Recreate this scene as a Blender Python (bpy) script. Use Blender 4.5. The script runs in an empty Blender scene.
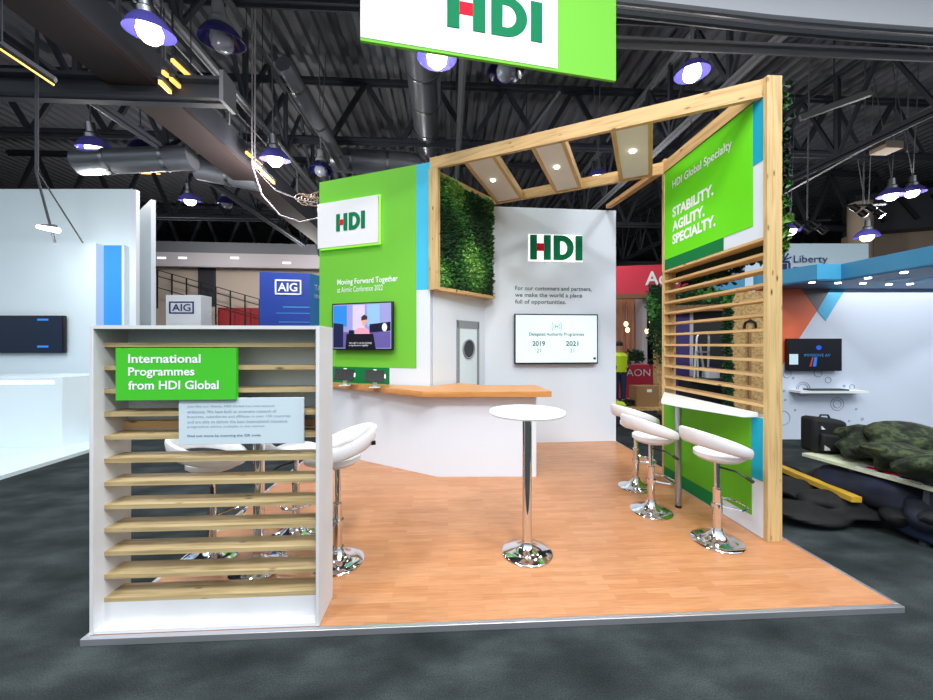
import bpy, bmesh, math, random
from math import sin, cos, pi, radians
from mathutils import Vector, Matrix
random.seed(7)
S = bpy.context.scene
COL = S.collection

# ---------------------------------------------------------------- camera
F, YAW, CX, CY, EYE = 361.3, 0.0512, 466.5, 344.3, 1.67
cam_d = bpy.data.cameras.new('camera'); cam = bpy.data.objects.new('camera', cam_d); COL.objects.link(cam)
cam.location = (0, 0, EYE); cam.rotation_euler = (pi/2, 0, -YAW)
cam_d.sensor_width = 36; cam_d.lens = F*36/933; cam_d.shift_y = -(350-CY)/933
cam_d.clip_start = 0.05; cam_d.clip_end = 200
S.camera = cam
# ---------------------------------------------------------------- world, light, exposure
w = bpy.data.worlds.new('world'); S.world = w; w.use_nodes = True
w.node_tree.nodes['Background'].inputs[0].default_value = (0.84, 0.92, 1.0, 1)
_n = w.node_tree.nodes; _l = w.node_tree.links.new      # a hall: dim at eye level, bright lamps overhead
_tc = _n.new('ShaderNodeTexCoord'); _sx = _n.new('ShaderNodeSeparateXYZ'); _mr = _n.new('ShaderNodeMapRange')
_l(_tc.outputs['Generated'], _sx.inputs[0]); _l(_sx.outputs['Z'], _mr.inputs[0])
_mr.inputs[1].default_value = 0.0; _mr.inputs[2].default_value = 0.45; _mr.inputs[3].default_value = 0.3; _mr.inputs[4].default_value = 1.75
_l(_mr.outputs[0], _n['Background'].inputs[1])
S.view_settings.view_transform = 'Standard'; S.view_settings.look = 'None'
S.view_settings.exposure = -0.45; S.view_settings.gamma = 1; S.view_settings.use_curve_mapping = False

def area(loc, size, power, col=(0.96, 0.98, 1), rot=(0, 0, 0)):
    d = bpy.data.lights.new('hall_light', 'AREA'); d.shape = 'DISK'; d.size = size; d.energy = power; d.color = col
    o = bpy.data.objects.new('hall_light', d); o.location = loc; o.rotation_euler = rot; COL.objects.link(o); return o
def point(loc, power, col=(1, .97, .93)):
    d = bpy.data.lights.new('lamp_and_fill_light', 'POINT'); d.energy = power; d.color = col; d.shadow_soft_size = .2
    o = bpy.data.objects.new('lamp_and_fill_light', d); o.location = loc; COL.objects.link(o); return o
# the hall's own high bay lamps that hang behind and beside the photographer
for (x, y, p) in [(-4, -1.5, 420), (1.5, -2, 480), (5.5, -0.5, 380), (1.2, 1.0, 230), (-3.0, 2.5, 240)]:
    area((x, y, 7.2), 1.2, p)

# ---------------------------------------------------------------- geometry helpers
def ray(px, py):
    u = (px-CX)/F; v = -(py-CY)/F
    return Vector((u*cos(YAW)+sin(YAW), -u*sin(YAW)+cos(YAW), v))
def at(px, py, d):                       # a photo point at distance d along the view
    r = ray(px, py)*d; return Vector((r.x, r.y, r.z+EYE))
def atz(px, py, z):
    r = ray(px, py); return at(px, py, (z-EYE)/r.z)

class MB:
    def __init__(s): s.v = []; s.f = []; s.m = []; s.sm = []; s.T = Matrix()
    def add(s, vs, fs, mi=0, smooth=False):
        b = len(s.v); s.v += [s.T @ Vector(p) for p in vs]
        for f in fs: s.f.append([b+i for i in f]); s.m.append(mi); s.sm.append(smooth)
        return s
    def box(s, x0, x1, y0, y1, z0, z1, mi=0):
        vs = [(x, y, z) for x in (x0, x1) for y in (y0, y1) for z in (z0, z1)]
        return s.add(vs, [(0, 1, 3, 2), (4, 6, 7, 5), (0, 4, 5, 1), (2, 3, 7, 6), (0, 2, 6, 4), (1, 5, 7, 3)], mi)
    def quad(s, a, b, c, d, mi=0): return s.add([a, b, c, d], [(0, 1, 2, 3)], mi)
    def prism(s, poly, z0, z1, mi=0):    # polygon in xy
        n = len(poly)
        vs = [(p[0], p[1], z0) for p in poly]+[(p[0], p[1], z1) for p in poly]
        fs = [tuple(range(n))[::-1], tuple(range(n, 2*n))]+[(i, (i+1) % n, n+(i+1) % n, n+i) for i in range(n)]
        return s.add(vs, fs, mi)
    def prismy(s, poly, y0, y1, mi=0):   # polygon in xz
        n = len(poly)
        vs = [(p[0], y0, p[1]) for p in poly]+[(p[0], y1, p[1]) for p in poly]
        fs = [tuple(range(n)), tuple(range(n, 2*n))[::-1]]+[((i+1) % n, i, n+i, n+(i+1) % n) for i in range(n)]
        return s.add(vs, fs, mi)
    def tube(s, pts, r, n=8, mi=0, closed=False):
        pts = [Vector(p) for p in pts]; L = len(pts); vs = []; up = None
        for i, p in enumerate(pts):
            a = pts[i-1] if (i > 0 or closed) else p; b = pts[(i+1) % L] if (i < L-1 or closed) else p
            t = (b-a).normalized()
            if up is None: up = Vector((0, 0, 1)) if abs(t.z) < .9 else Vector((1, 0, 0))
            side = t.cross(up).normalized(); up = side.cross(t).normalized()
            rr = r[i] if isinstance(r, (list, tuple)) else r
            for k in range(n):
                q = 2*pi*k/n; vs.append(p+side*cos(q)*rr+up*sin(q)*rr)
        fs = []
        for i in range(L if closed else L-1):
            j = (i+1) % L
            for k in range(n): fs.append((i*n+k, i*n+(k+1) % n, j*n+(k+1) % n, j*n+k))
        s.add(vs, fs, mi, True)
        if not closed:
            s.add(vs[:n], [tuple(range(n))[::-1]], mi); s.add(vs[-n:], [tuple(range(n))], mi)
        return s
    def lathe(s, prof, n=32, c=(0, 0), mi=0):
        vs = []; L = len(prof)
        for (r, z) in prof:
            for k in range(n): q = 2*pi*k/n; vs.append((c[0]+r*cos(q), c[1]+r*sin(q), z))
        fs = [(i*n+k, i*n+(k+1) % n, (i+1)*n+(k+1) % n, (i+1)*n+k) for i in range(L-1) for k in range(n)]
        return s.add(vs, fs, mi, True)
    def beam(s, a, b, w, h, mi=0):       # square bar from a to b
        a = Vector(a); b = Vector(b); t = (b-a).normalized()
        up = Vector((0, 0, 1)) if abs(t.z) < .95 else Vector((0, 1, 0))
        sd = t.cross(up).normalized(); up = sd.cross(t)
        vs = []
        for p in (a, b):
            for i, j in ((-1, -1), (1, -1), (1, 1), (-1, 1)): vs.append(p+sd*i*w/2+up*j*h/2)
        return s.add(vs, [(0, 1, 2, 3), (7, 6, 5, 4), (0, 4, 5, 1), (1, 5, 6, 2), (2, 6, 7, 3), (3, 7, 4, 0)], mi)
    def blob(s, c, r, seed=0, amp=.15, sub=3, mi=0):
        bm = bmesh.new(); bmesh.ops.create_icosphere(bm, subdivisions=sub, radius=1)
        rnd = random.Random(seed); ks = [(Vector((rnd.uniform(-1, 1), rnd.uniform(-1, 1), rnd.uniform(-1, 1)))*rnd.uniform(2, 7), rnd.uniform(0, 6)) for _ in range(9)]
        vs = []
        for v in bm.verts:
            k = 1+amp*sum(sin(v.co.dot(a)+b) for a, b in ks)/3
            vs.append((c[0]+v.co.x*r[0]*k, c[1]+v.co.y*r[1]*k, c[2]+v.co.z*r[2]*k))
        fs = [[x.index for x in f.verts] for f in bm.faces]; bm.free()
        return s.add(vs, fs, mi, True)
    def mesh(s, name, mats):
        me = bpy.data.meshes.new(name); me.from_pydata(s.v, [], s.f)
        for m in mats: me.materials.append(m)
        for p, mi, sm in zip(me.polygons, s.m, s.sm): p.material_index = mi; p.use_smooth = sm
        bm = bmesh.new(); bm.from_mesh(me); bmesh.ops.recalc_face_normals(bm, faces=bm.faces); bm.to_mesh(me); bm.free()
        me.set_sharp_from_angle(angle=radians(42)); me.update(); return me

WORLD = {}
def tag(o, label, cat, group=None, kind=None):
    if label: o['label'] = label
    if cat: o['category'] = cat
    if group: o['group'] = group
    if kind: o['kind'] = kind
    return o
def thing(name, label, cat, M=(0, 0, 0), group=None):
    o = bpy.data.objects.new(name, None); COL.objects.link(o); o.empty_display_size = .1
    if not isinstance(M, Matrix): M = Matrix.Translation(M)
    o.matrix_basis = M; WORLD[o] = M.copy()
    return tag(o, label, cat, group)
def obj(name, mb, mat, parent=None, local=False, bevel=0):   # verts in world coords unless local
    mats = mat if isinstance(mat, (list, tuple)) else [mat]
    me = mb if isinstance(mb, bpy.types.Mesh) else mb.mesh(name, mats)
    o = bpy.data.objects.new(name, me); COL.objects.link(o)
    if parent is not None:
        o.parent = parent
        if not local: o.matrix_basis = WORLD[parent].inverted()
        WORLD[o] = WORLD[parent] @ o.matrix_basis
    else: WORLD[o] = Matrix()
    if bevel:
        m = o.modifiers.new('bevel', 'BEVEL'); m.width = bevel; m.segments = 2; m.limit_method = 'ANGLE'
    return o
def struct(name, mb, mat, **k):
    o = obj(name, mb, mat, **k); o['kind'] = 'structure'; return o
def dup(root, M, label, group=None):
    def cp(o, par):
        c = o.copy(); COL.objects.link(c); c.parent = par
        for ch in [x for x in bpy.data.objects if x.parent == o and x != c]: cp(ch, c)
        return c
    r = cp(root, None); r.matrix_basis = M; r['label'] = label
    if group: r['group'] = group
    return r

class Wall:                              # vertical plane from A (left) to B (right) as seen by the camera
    def __init__(s, A, B):
        s.A = Vector((A[0], A[1])); D = Vector((B[0], B[1]))-s.A; s.L = D.length; s.D = D/s.L
        s.M = Matrix(((s.D.x, -s.D.y, 0, s.A.x), (s.D.y, s.D.x, 0, s.A.y), (0, 0, 1, 0), (0, 0, 0, 1)))
    def at(s, px, py, off=0):            # distance along the wall and height of a photo point
        r = ray(px, py); a, b, c, d = r.x, -s.D.x, r.y, -s.D.y; A = s.A+Vector((-s.D.y, s.D.x))*off
        det = a*d-b*c; t = (A.x*d-b*A.y)/det; k = (a*A.y-c*A.x)/det
        return k, EYE+r.z*t

# ---------------------------------------------------------------- materials
def srgb(c): return tuple(((x/255)/12.92 if x/255 <= .04045 else ((x/255+.055)/1.055)**2.4) for x in c)+(1,)
def mat(name, col, rough=.5, metal=0, emit=0, spec=.5, ecol=None, coat=0):
    m = bpy.data.materials.new(name); m.use_nodes = True; b = m.node_tree.nodes['Principled BSDF']
    b.inputs['Base Color'].default_value = srgb(col); b.inputs['Roughness'].default_value = rough
    b.inputs['Metallic'].default_value = metal; b.inputs['Specular IOR Level'].default_value = spec
    if emit: b.inputs['Emission Color'].default_value = srgb(ecol or col); b.inputs['Emission Strength'].default_value = emit
    if coat: b.inputs['Coat Weight'].default_value = coat
    return m
def nd(m, t, **k):
    n = m.node_tree.nodes.new(t)
    for a, v in k.items(): setattr(n, a, v)
    return n
def ramp(m, fac, stops):
    r = nd(m, 'ShaderNodeValToRGB'); e = r.color_ramp.elements
    e[0].position, e[0].color = stops[0][0], srgb(stops[0][1]); e[1].position, e[1].color = stops[-1][0], srgb(stops[-1][1])
    for p, c in stops[1:-1]:
        x = e.new(p); x.color = srgb(c)
    m.node_tree.links.new(fac, r.inputs[0]); return r.outputs[0]
def noise_mat(name, stops, scale=(1, 1, 1), nscale=5, detail=4, rough=.6, metal=0, bump=0, spec=.5, dist=0):
    m = mat(name, stops[0][1], rough, metal, spec=spec); L = m.node_tree.links.new
    tc = nd(m, 'ShaderNodeTexCoord'); mp = nd(m, 'ShaderNodeMapping'); mp.inputs['Scale'].default_value = scale
    L(tc.outputs['Object'], mp.inputs[0]); n = nd(m, 'ShaderNodeTexNoise'); n.inputs['Scale'].default_value = nscale
    n.inputs['Detail'].default_value = detail; n.inputs['Distortion'].default_value = dist; L(mp.outputs[0], n.inputs['Vector'])
    L(ramp(m, n.outputs[0], stops), m.node_tree.nodes['Principled BSDF'].inputs['Base Color'])
    if bump:
        b = nd(m, 'ShaderNodeBump'); b.inputs['Strength'].default_value = bump; b.inputs['Distance'].default_value = .01
        L(n.outputs[0], b.inputs['Height']); L(b.outputs[0], m.node_tree.nodes['Principled BSDF'].inputs['Normal'])
    return m
def pine(name, axis, base, dark, knot=(96, 62, 30), rough=.55):
    m = mat(name, base, rough, spec=.3); L = m.node_tree.links.new; B = m.node_tree.nodes['Principled BSDF']
    tc = nd(m, 'ShaderNodeTexCoord'); mp = nd(m, 'ShaderNodeMapping')
    sc = [22, 22, 22]; sc[axis] = 1.3; mp.inputs['Scale'].default_value = sc; L(tc.outputs['Object'], mp.inputs[0])
    n = nd(m, 'ShaderNodeTexNoise'); n.inputs['Scale'].default_value = 1.5; n.inputs['Detail'].default_value = 5; n.inputs['Distortion'].default_value = .6
    L(mp.outputs[0], n.inputs['Vector'])
    light = tuple(min(255, int(c*1.06)) for c in base)
    c1 = ramp(m, n.outputs[0], [(.3, dark), (.5, base), (.75, light)])
    mp2 = nd(m, 'ShaderNodeMapping'); s2 = [13, 13, 13]; s2[axis] = 4.6; mp2.inputs['Scale'].default_value = s2; L(tc.outputs['Object'], mp2.inputs[0])
    v = nd(m, 'ShaderNodeTexVoronoi'); v.inputs['Scale'].default_value = 1.0; L(mp2.outputs[0], v.inputs['Vector'])
    k = nd(m, 'ShaderNodeValToRGB'); k.color_ramp.elements[0].position = .06; k.color_ramp.elements[0].color = (1, 1, 1, 1)
    k.color_ramp.elements[1].position = .17; k.color_ramp.elements[1].color = (0, 0, 0, 1); L(v.outputs['Distance'], k.inputs[0])
    mx = nd(m, 'ShaderNodeMix', data_type='RGBA'); L(k.outputs[0], mx.inputs[0]); L(c1, mx.inputs[6]); mx.inputs[7].default_value = srgb(knot)
    L(mx.outputs[2], B.inputs['Base Color']); return m

M = {}
M['white'] = mat('white_panel', (224, 231, 240), .5)
M['white2'] = mat('cool_white_panel', (222, 236, 242), .5)
M['whitegloss'] = mat('white_vinyl', (238, 237, 240), .35, coat=.2)
M['tabletop'] = mat('white_laminate', (240, 244, 243), .3)
M['shelfwhite'] = noise_mat('painted_white_board', [(.3, (214, 214, 216)), (.7, (226, 226, 228))], nscale=3, rough=.55)
M['green'] = mat('bright_green_graphic', (116, 196, 62), .65, spec=.2)
M['green2'] = mat('lime_green_graphic', (108, 224, 28), .65, spec=.2)
M['green3'] = mat('mid_green_graphic', (98, 176, 34), .65, spec=.2)
M['signgreen'] = mat('sign_green', (72, 196, 48), .65, spec=.2)
M['dgreen'] = mat('dark_green_graphic', (16, 122, 62), .65, spec=.2)
M['logogreen'] = mat('logo_green', (0, 122, 78), .7, spec=.15)
M['red'] = mat('logo_red', (226, 20, 48), .7, spec=.15)
M['cyan'] = mat('cyan_graphic', (70, 190, 226), .65, spec=.2)
M['teal'] = mat('teal_graphic', (24, 166, 196), .65, spec=.2)
M['txtwhite'] = mat('white_lettering', (245, 247, 248), .5)
M['txtgrey'] = mat('grey_lettering', (96, 112, 118), .5)
M['txtblue'] = mat('faded_blue_lettering', (130, 160, 178), .5)
M['txtteal'] = mat('teal_lettering', (70, 130, 150), .5)
M['chrome'] = mat('chrome', (225, 225, 228), .08, 1)
M['steel'] = mat('brushed_steel', (170, 172, 176), .3, 1)
M['alu'] = mat('aluminium_trim', (205, 205, 210), .35, .8)
M['black'] = mat('black_plastic', (18, 18, 20), .35)
M['grey'] = mat('grey_door_paint', (140, 145, 152), .5)
M['dgrey'] = mat('dark_grey', (60, 64, 70), .6)
M['halo'] = mat('backlight_halo', (170, 255, 90), .5, emit=1.1)
M['halow'] = mat('white_backlight', (255, 255, 250), .5, emit=1.3)
M['pineX'] = pine('pine_along_x', 0, (214, 176, 122), (190, 146, 92))
M['pineZ'] = pine('pine_along_z', 2, (208, 178, 124), (184, 148, 94))
M['pineY'] = pine('pine_along_y', 1, (196, 148, 96), (176, 124, 74))
M['board'] = pine('treated_board', 0, (190, 168, 124), (150, 126, 82), (66, 46, 26))
M['tilepanel'] = noise_mat('ceiling_tile', [(.3, (238, 230, 222)), (.7, (244, 236, 230))], nscale=4, rough=.8)
M['worktop'] = noise_mat('beech_worktop', [(.3, (196, 134, 72)), (.7, (212, 152, 90))], scale=(1.5, 14, 14), nscale=2, rough=.4)
M['osb'] = noise_mat('osb_board', [(.3, (150, 112, 62)), (.5, (196, 160, 104)), (.7, (214, 184, 130))], nscale=24, detail=6, rough=.8)
M['card'] = mat('cardboard', (150, 112, 72), .8)
M['leafA'] = mat('leaf_dark', (24, 62, 30), .55); M['leafB'] = mat('leaf_mid', (60, 122, 48), .5); M['leafC'] = mat('leaf_bright', (118, 170, 70), .5)
M['soil'] = mat('moss_backing', (20, 40, 20), .9)
M['roof'] = mat('roof_steel_dark', (50, 53, 62), .6); M['roof2'] = mat('roof_steel_grey', (112, 114, 120), .5); M['roof3'] = mat('roof_steel_black', (22, 24, 28), .6)
M['duct'] = mat('galvanised_duct', (124, 128, 136), .35, .5)
M['rust'] = mat('red_oxide_beam', (46, 34, 34), .8)
M['blueglass'] = mat('blue_reflector', (80, 76, 160), .2, emit=.14); M['blueglassoff'] = mat('blue_reflector_unlit', (30, 30, 84), .2)
M['globe'] = mat('lit_globe', (255, 250, 240), .3, emit=9); M['globeoff'] = mat('unlit_globe', (120, 124, 138), .15)
M['warm'] = mat('warm_lamp', (255, 196, 96), .4, emit=2.2)
M['spot'] = mat('downlight_lens', (255, 248, 238), .3, emit=14)
M['redpanel'] = mat('red_fascia', (214, 48, 72), .5); M['redwall'] = mat('red_wall', (170, 46, 52), .7)
M['blue'] = mat('royal_blue_panel', (24, 62, 160), .4); M['lblue'] = mat('light_blue_panel', (70, 150, 220), .4)
M['lightbox'] = mat('blue_lightbox', (40, 130, 225), .4, emit=.38, ecol=(70, 160, 250))
M['navy'] = mat('navy_lettering', (26, 50, 110), .5)
M['canopy'] = mat('blue_canopy', (60, 142, 184), .5); M['canopyc'] = mat('cyan_canopy', (80, 182, 226), .5); M['soffitb'] = mat('blue_soffit', (76, 128, 176), .5)
M['orange'] = mat('orange_graphic', (238, 112, 72), .5); M['greyg'] = mat('grey_graphic', (112, 104, 104), .5)
M['bluewhite'] = mat('bluish_white_wall', (212, 222, 238), .5)
M['beige'] = mat('beige_wall', (176, 158, 140), .8); M['pale'] = mat('pale_soffit', (186, 180, 186), .8)
M['soffit'] = mat('grey_soffit', (232, 232, 238), .7)
M['ladder'] = mat('ladder_aluminium', (190, 192, 196), .3, .8)
M['purple'] = mat('purple_panel', (58, 44, 110), .6)
M['yellow'] = mat('yellow_edge', (214, 170, 50), .6); M['hivis'] = mat('hi_vis_yellow', (206, 240, 30), .6)
M['skin'] = mat('skin', (190, 140, 112), .6); M['hair'] = mat('hair', (50, 36, 28), .7); M['denim'] = mat('dark_trousers', (40, 50, 80), .8)
M['lacewhite'] = mat('pale_edge', (214, 222, 190), .5)
M['bluebag'] = noise_mat('blue_black_fabric', [(.35, (8, 10, 14)), (.65, (20, 32, 60))], nscale=4, rough=.7)
M['camo'] = noise_mat('camouflage_fabric', [(.35, (12, 17, 12)), (.5, (34, 46, 26)), (.6, (70, 80, 50)), (.72, (16, 20, 16))], nscale=13, rough=.9, bump=.5)
M['fabric'] = noise_mat('black_fabric', [(.3, (5, 6, 7)), (.7, (17, 18, 21))], nscale=20, rough=.8)
M['slatwood'] = noise_mat('cedar_slat_wall', [(.3, (178, 120, 90)), (.7, (206, 150, 118))], scale=(8, 8, 1), nscale=2, rough=.6)
M['dullwood'] = mat('dull_wood', (128, 92, 60), .6)

def carpet():
    m = mat('hall_carpet', (60, 68, 74), .95, spec=.1); L = m.node_tree.links.new; B = m.node_tree.nodes['Principled BSDF']
    tc = nd(m, 'ShaderNodeTexCoord'); mp = nd(m, 'ShaderNodeMapping'); mp.inputs['Scale'].default_value = (1, 1.9, 1); L(tc.outputs['Object'], mp.inputs[0])
    a = nd(m, 'ShaderNodeTexNoise'); a.inputs['Scale'].default_value = 2.2; a.inputs['Detail'].default_value = 5; L(mp.outputs[0], a.inputs['Vector'])
    b = nd(m, 'ShaderNodeTexNoise'); b.inputs['Scale'].default_value = 140; b.inputs['Detail'].default_value = 3; L(tc.outputs['Object'], b.inputs['Vector'])
    x = nd(m, 'ShaderNodeMath', operation='MULTIPLY_ADD'); x.inputs[1].default_value = .6; L(a.outputs[0], x.inputs[0])
    y = nd(m, 'ShaderNodeMath', operation='MULTIPLY'); y.inputs[1].default_value = .4; L(b.outputs[0], y.inputs[0]); L(y.outputs[0], x.inputs[2])
    L(ramp(m, x.outputs[0], [(.34, (30, 35, 36)), (.5, (47, 53, 54)), (.66, (68, 75, 76))]), B.inputs['Base Color']); return m
M['carpet'] = carpet()
def laminate():
    m = mat('laminate_planks', (214, 150, 98), .32, spec=.4); L = m.node_tree.links.new; B = m.node_tree.nodes['Principled BSDF']
    tc = nd(m, 'ShaderNodeTexCoord')
    br = nd(m, 'ShaderNodeTexBrick'); br.offset = .37; br.offset_frequency = 2
    br.inputs['Color1'].default_value = srgb((182, 124, 82)); br.inputs['Color2'].default_value = srgb((194, 140, 100)); br.inputs['Mortar'].default_value = srgb((186, 124, 80))
    br.inputs['Scale'].default_value = 1; br.inputs['Mortar Size'].default_value = .0012; br.inputs['Bias'].default_value = 0
    br.inputs['Brick Width'].default_value = .36; br.inputs['Row Height'].default_value = .05; L(tc.outputs['Object'], br.inputs['Vector'])
    mp = nd(m, 'ShaderNodeMapping'); mp.inputs['Scale'].default_value = (2, 22, 1); L(tc.outputs['Object'], mp.inputs[0])
    n = nd(m, 'ShaderNodeTexNoise'); n.inputs['Scale'].default_value = 3; n.inputs['Detail'].default_value = 5; L(mp.outputs[0], n.inputs['Vector'])
    mx = nd(m, 'ShaderNodeMix', data_type='RGBA', blend_type='OVERLAY'); mx.inputs[0].default_value = .3
    L(br.outputs[0], mx.inputs[6]); L(n.outputs[0], mx.inputs[7]); L(mx.outputs[2], B.inputs['Base Color']); return m
M['laminate'] = laminate()

# ---------------------------------------------------------------- lettering
def text_mesh(body, x0, x1, z0, z1, y, m, bold=0.0, depth=.002, Mx=None, keep=False, shear=0, single=True):
    """lettering fitted into the box x0..x1, z0..z1 of a wall's own frame, standing off the wall at y"""
    cu = bpy.data.curves.new('t', 'FONT'); cu.body = body; cu.size = 1; cu.offset = bold; cu.extrude = 0; cu.resolution_u = 3; cu.shear = shear
    cu.space_line = 1.0
    o = bpy.data.objects.new('t', cu); COL.objects.link(o); bpy.context.view_layer.update()
    me = bpy.data.meshes.new_from_object(o.evaluated_get(bpy.context.evaluated_depsgraph_get()))
    bpy.data.objects.remove(o)
    xs = [v.co.x for v in me.vertices]; ys = [v.co.y for v in me.vertices]
    ax, bx, ay, by = min(xs), max(xs), min(ys), max(ys)
    sx = (x1-x0)/(bx-ax); sz = (z1-z0)/(by-ay)
    for v in me.vertices: v.co = Vector((x0+(v.co.x-ax)*sx, y, z0+(v.co.y-ay)*sz))
    me.materials.clear(); me.materials.append(m)
    if Mx is not None: me.transform(Mx)
    return me
def hdi(W, x0, x1, z0, z1, y, parent, depth=.02, name='logo_letter'):
    """the three raised letters; the red square sits in the middle of the first"""
    w = x1-x0; h = z1-z0; X = lambda t: x0+w*t; Z = lambda t: z0+h*t
    b = MB(); b.T = W.M
    b.box(X(0), X(.125), y-depth, y, Z(0), Z(1)); b.box(X(.262), X(.39), y-depth, y, Z(0), Z(1))
    o = obj(name, b, M['logogreen'], parent)
    b = MB(); b.T = W.M; b.box(X(.125), X(.262), y-depth, y, Z(.36), Z(.66)); obj('logo_red_square', b, M['red'], parent)
    b = MB(); b.T = W.M                     # D: bar, top, bottom and bowl ring
    out = [(X(.45), Z(1)), (X(.60), Z(1))]; inn = [(X(.57), Z(.78)), (X(.61), Z(.78))]; n = 14
    for k in range(n+1):
        q = pi/2-pi*k/n
        out.append((X(.60)+w*.235*cos(q), Z(.5)+h*.5*sin(q))); inn.append((X(.61)+w*.105*cos(q), Z(.5)+h*.28*sin(q)))
    out.append((X(.45), Z(0))); inn.append((X(.57), Z(.22)))
    N = len(out); vs = [(p[0], y-depth, p[1]) for p in out]+[(p[0], y-depth, p[1]) for p in inn]+[(p[0], y, p[1]) for p in out]+[(p[0], y, p[1]) for p in inn]
    fs = []
    for i in range(N):
        j = (i+1) % N
        fs += [(i, j, N+j, N+i), (2*N+i, 2*N+j, j, i), (N+i, N+j, 3*N+j, 3*N+i)]
    b.add(vs, fs); obj(name, b, M['logogreen'], parent)
    b = MB(); b.T = W.M; b.box(X(.875), X(1), y-depth, y, Z(0), Z(1)); obj(name, b, M['logogreen'], parent)
def wbox(W, name, x0, x1, y0, y1, z0, z1, m, parent, **k):
    b = MB(); b.box(x0, x1, y0, y1, z0, z1)
    me = b.mesh(name, [m]); o = obj(name, me, m, parent)
    o.matrix_basis = WORLD[parent].inverted() @ W.M if parent is not None else W.M; WORLD[o] = W.M.copy()
    if k.get('bevel'):
        md = o.modifiers.new('bevel', 'BEVEL'); md.width = k['bevel']; md.segments = 2
    return o
def wtext(W, body, x0, x1, z0, z1, y, m, parent, name='lettering', **k):
    me = text_mesh(body, x0, x1, z0, z1, y, m, Mx=W.M, **k); me.name = name
    return obj(name, me, m, parent)
def wtext_px(W, body, px0, py1, px1, py0, m, parent, y=-.006, name='lettering', **k):
    a = W.at(px0, py1); b = W.at(px1, py0); c = W.at(px0, py0); d = W.at(px1, py1)
    return wtext(W, body, a[0], b[0], (a[1]+d[1])/2, (b[1]+c[1])/2, y, m, parent, name, **k)
def wpoly(W, name, pts, y0, y1, m, parent):
    b = MB(); b.T = W.M; b.prismy(pts, y0, y1); return obj(name, b, m, parent)

# ================================================================ THE HALL
b = MB(); b.box(-30, 30, -14, 42, -.1, 0); struct('floor', b, M['carpet'])
b = MB(); b.box(-30, 30, 38, 38.3, 0, 12); struct('wall_back', b, M['roof3'])
b = MB(); b.box(-30, -29.7, 0, 38, 0, 12); struct('wall_left', b, M['roof'])
b = MB(); b.box(29.7, 30, 0, 38, 0, 12); struct('wall_right', b, M['roof'])
# corrugated roof deck, ribs along the hall
b = MB(); x = -30; pr = []
while x < 30:
    pr += [(x, 11.0), (x+.16, 11.0), (x+.22, 11.14), (x+.38, 11.14)]; x += .44
vs = [(p[0], 1.0, p[1]) for p in pr]+[(p[0], 40, p[1]) for p in pr]; n = len(pr)
b.add(vs, [(i, i+1, n+i+1, n+i) for i in range(n-1)]); b.box(-30, 30, 1.0, 40, 11.25, 11.35)
struct('ceiling', b, mat('corrugated_deck', (104, 106, 114), .6))

def xtruss(Y, z0, z1, x0, x1, label, step=2.4, th=.16, m=None, chord=.22):
    t = thing('roof_truss', label, 'truss', (0, Y, z0), 'roof trusses')
    m = m or M['roof']
    for z in (z0, z1):
        c = MB(); c.box(x0, x1, Y-chord/2, Y+chord/2, z-.05, z+.05); c.box(x0, x1, Y-.02, Y+.02, z-.14, z+.14); obj('chord', c, m, t)
    x = x0; k = 0; c = MB()
    while x < x1-step/2:
        c.beam((x, Y, z0), (x+step/2, Y, z1), th*.6, th); c.beam((x+step/2, Y, z1), (x+step, Y, z0), th*.6, th)
        x += step
    obj('web_bracing', c, m, t)
for a in [(8.6, 9.6, 10.8, -14, 16, 'dark steel truss across the hall just behind the hanging banner'),
          (12.5, 8.6, 10.6, -16, 18, 'dark steel truss across the hall over the pergola, second one back'),
          (17.5, 7.6, 10.4, -20, 22, 'dark steel truss across the hall over the blue stand, third one back'),
          (24, 7.2, 10.2, -24, 26, 'dark steel truss across the far hall, furthest back')]:
    xtruss(*a)
def ybeam(name, X, z0, z1, y0, y1, w, label, cat, m, web=True, mrail=None):
    t = thing(name, label, cat, (X, y0, z0))
    for z in (z0, z1):
        c = MB(); c.box(X-w/2, X+w/2, y0, y1, z-.04, z+.04); c.box(X-.015, X+.015, y0, y1, z-.12, z+.12); obj('flange', c, mrail or m, t)
    if web:
        c = MB(); y = y0
        while y < y1: c.beam((X, y, z0), (X, y+1.1, z1), .08, .08); c.beam((X, y+1.1, z1), (X, y+2.2, z0), .08, .08); c.box(X-.05, X+.05, y-.05, y+.05, z0, z1); y += 2.2
        obj('web_bracing', c, m, t)
    return t
ybeam('lattice_girder', -4.95, 7.5, 9.4, 2.5, 18.5, .16, 'long lattice girder with pale lower rail running away over the left side', 'girder', M['roof'], mrail=M['roof2'])
ybeam('lattice_girder', -7.2, 6.62, 7.9, 3, 18.5, .2, 'long dark lattice girder furthest left under the roof', 'girder', M['roof'], mrail=M['roof'])
ybeam('lattice_girder', .35, 8.3, 10.5, 5.2, 32, .18, 'long lattice girder running away beside the round duct above the booth', 'girder', M['roof'], mrail=M['roof2'])
ybeam('lattice_girder', 6.4, 7.6, 9.8, 3.5, 32, .2, 'long lattice girder running away over the right side', 'girder', M['roof'], mrail=M['roof2'])
ybeam('lattice_girder', 11.5, 7.2, 9.6, 3.5, 32, .2, 'long lattice girder over the far right stand', 'girder', M['roof'], mrail=M['roof'])
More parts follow.
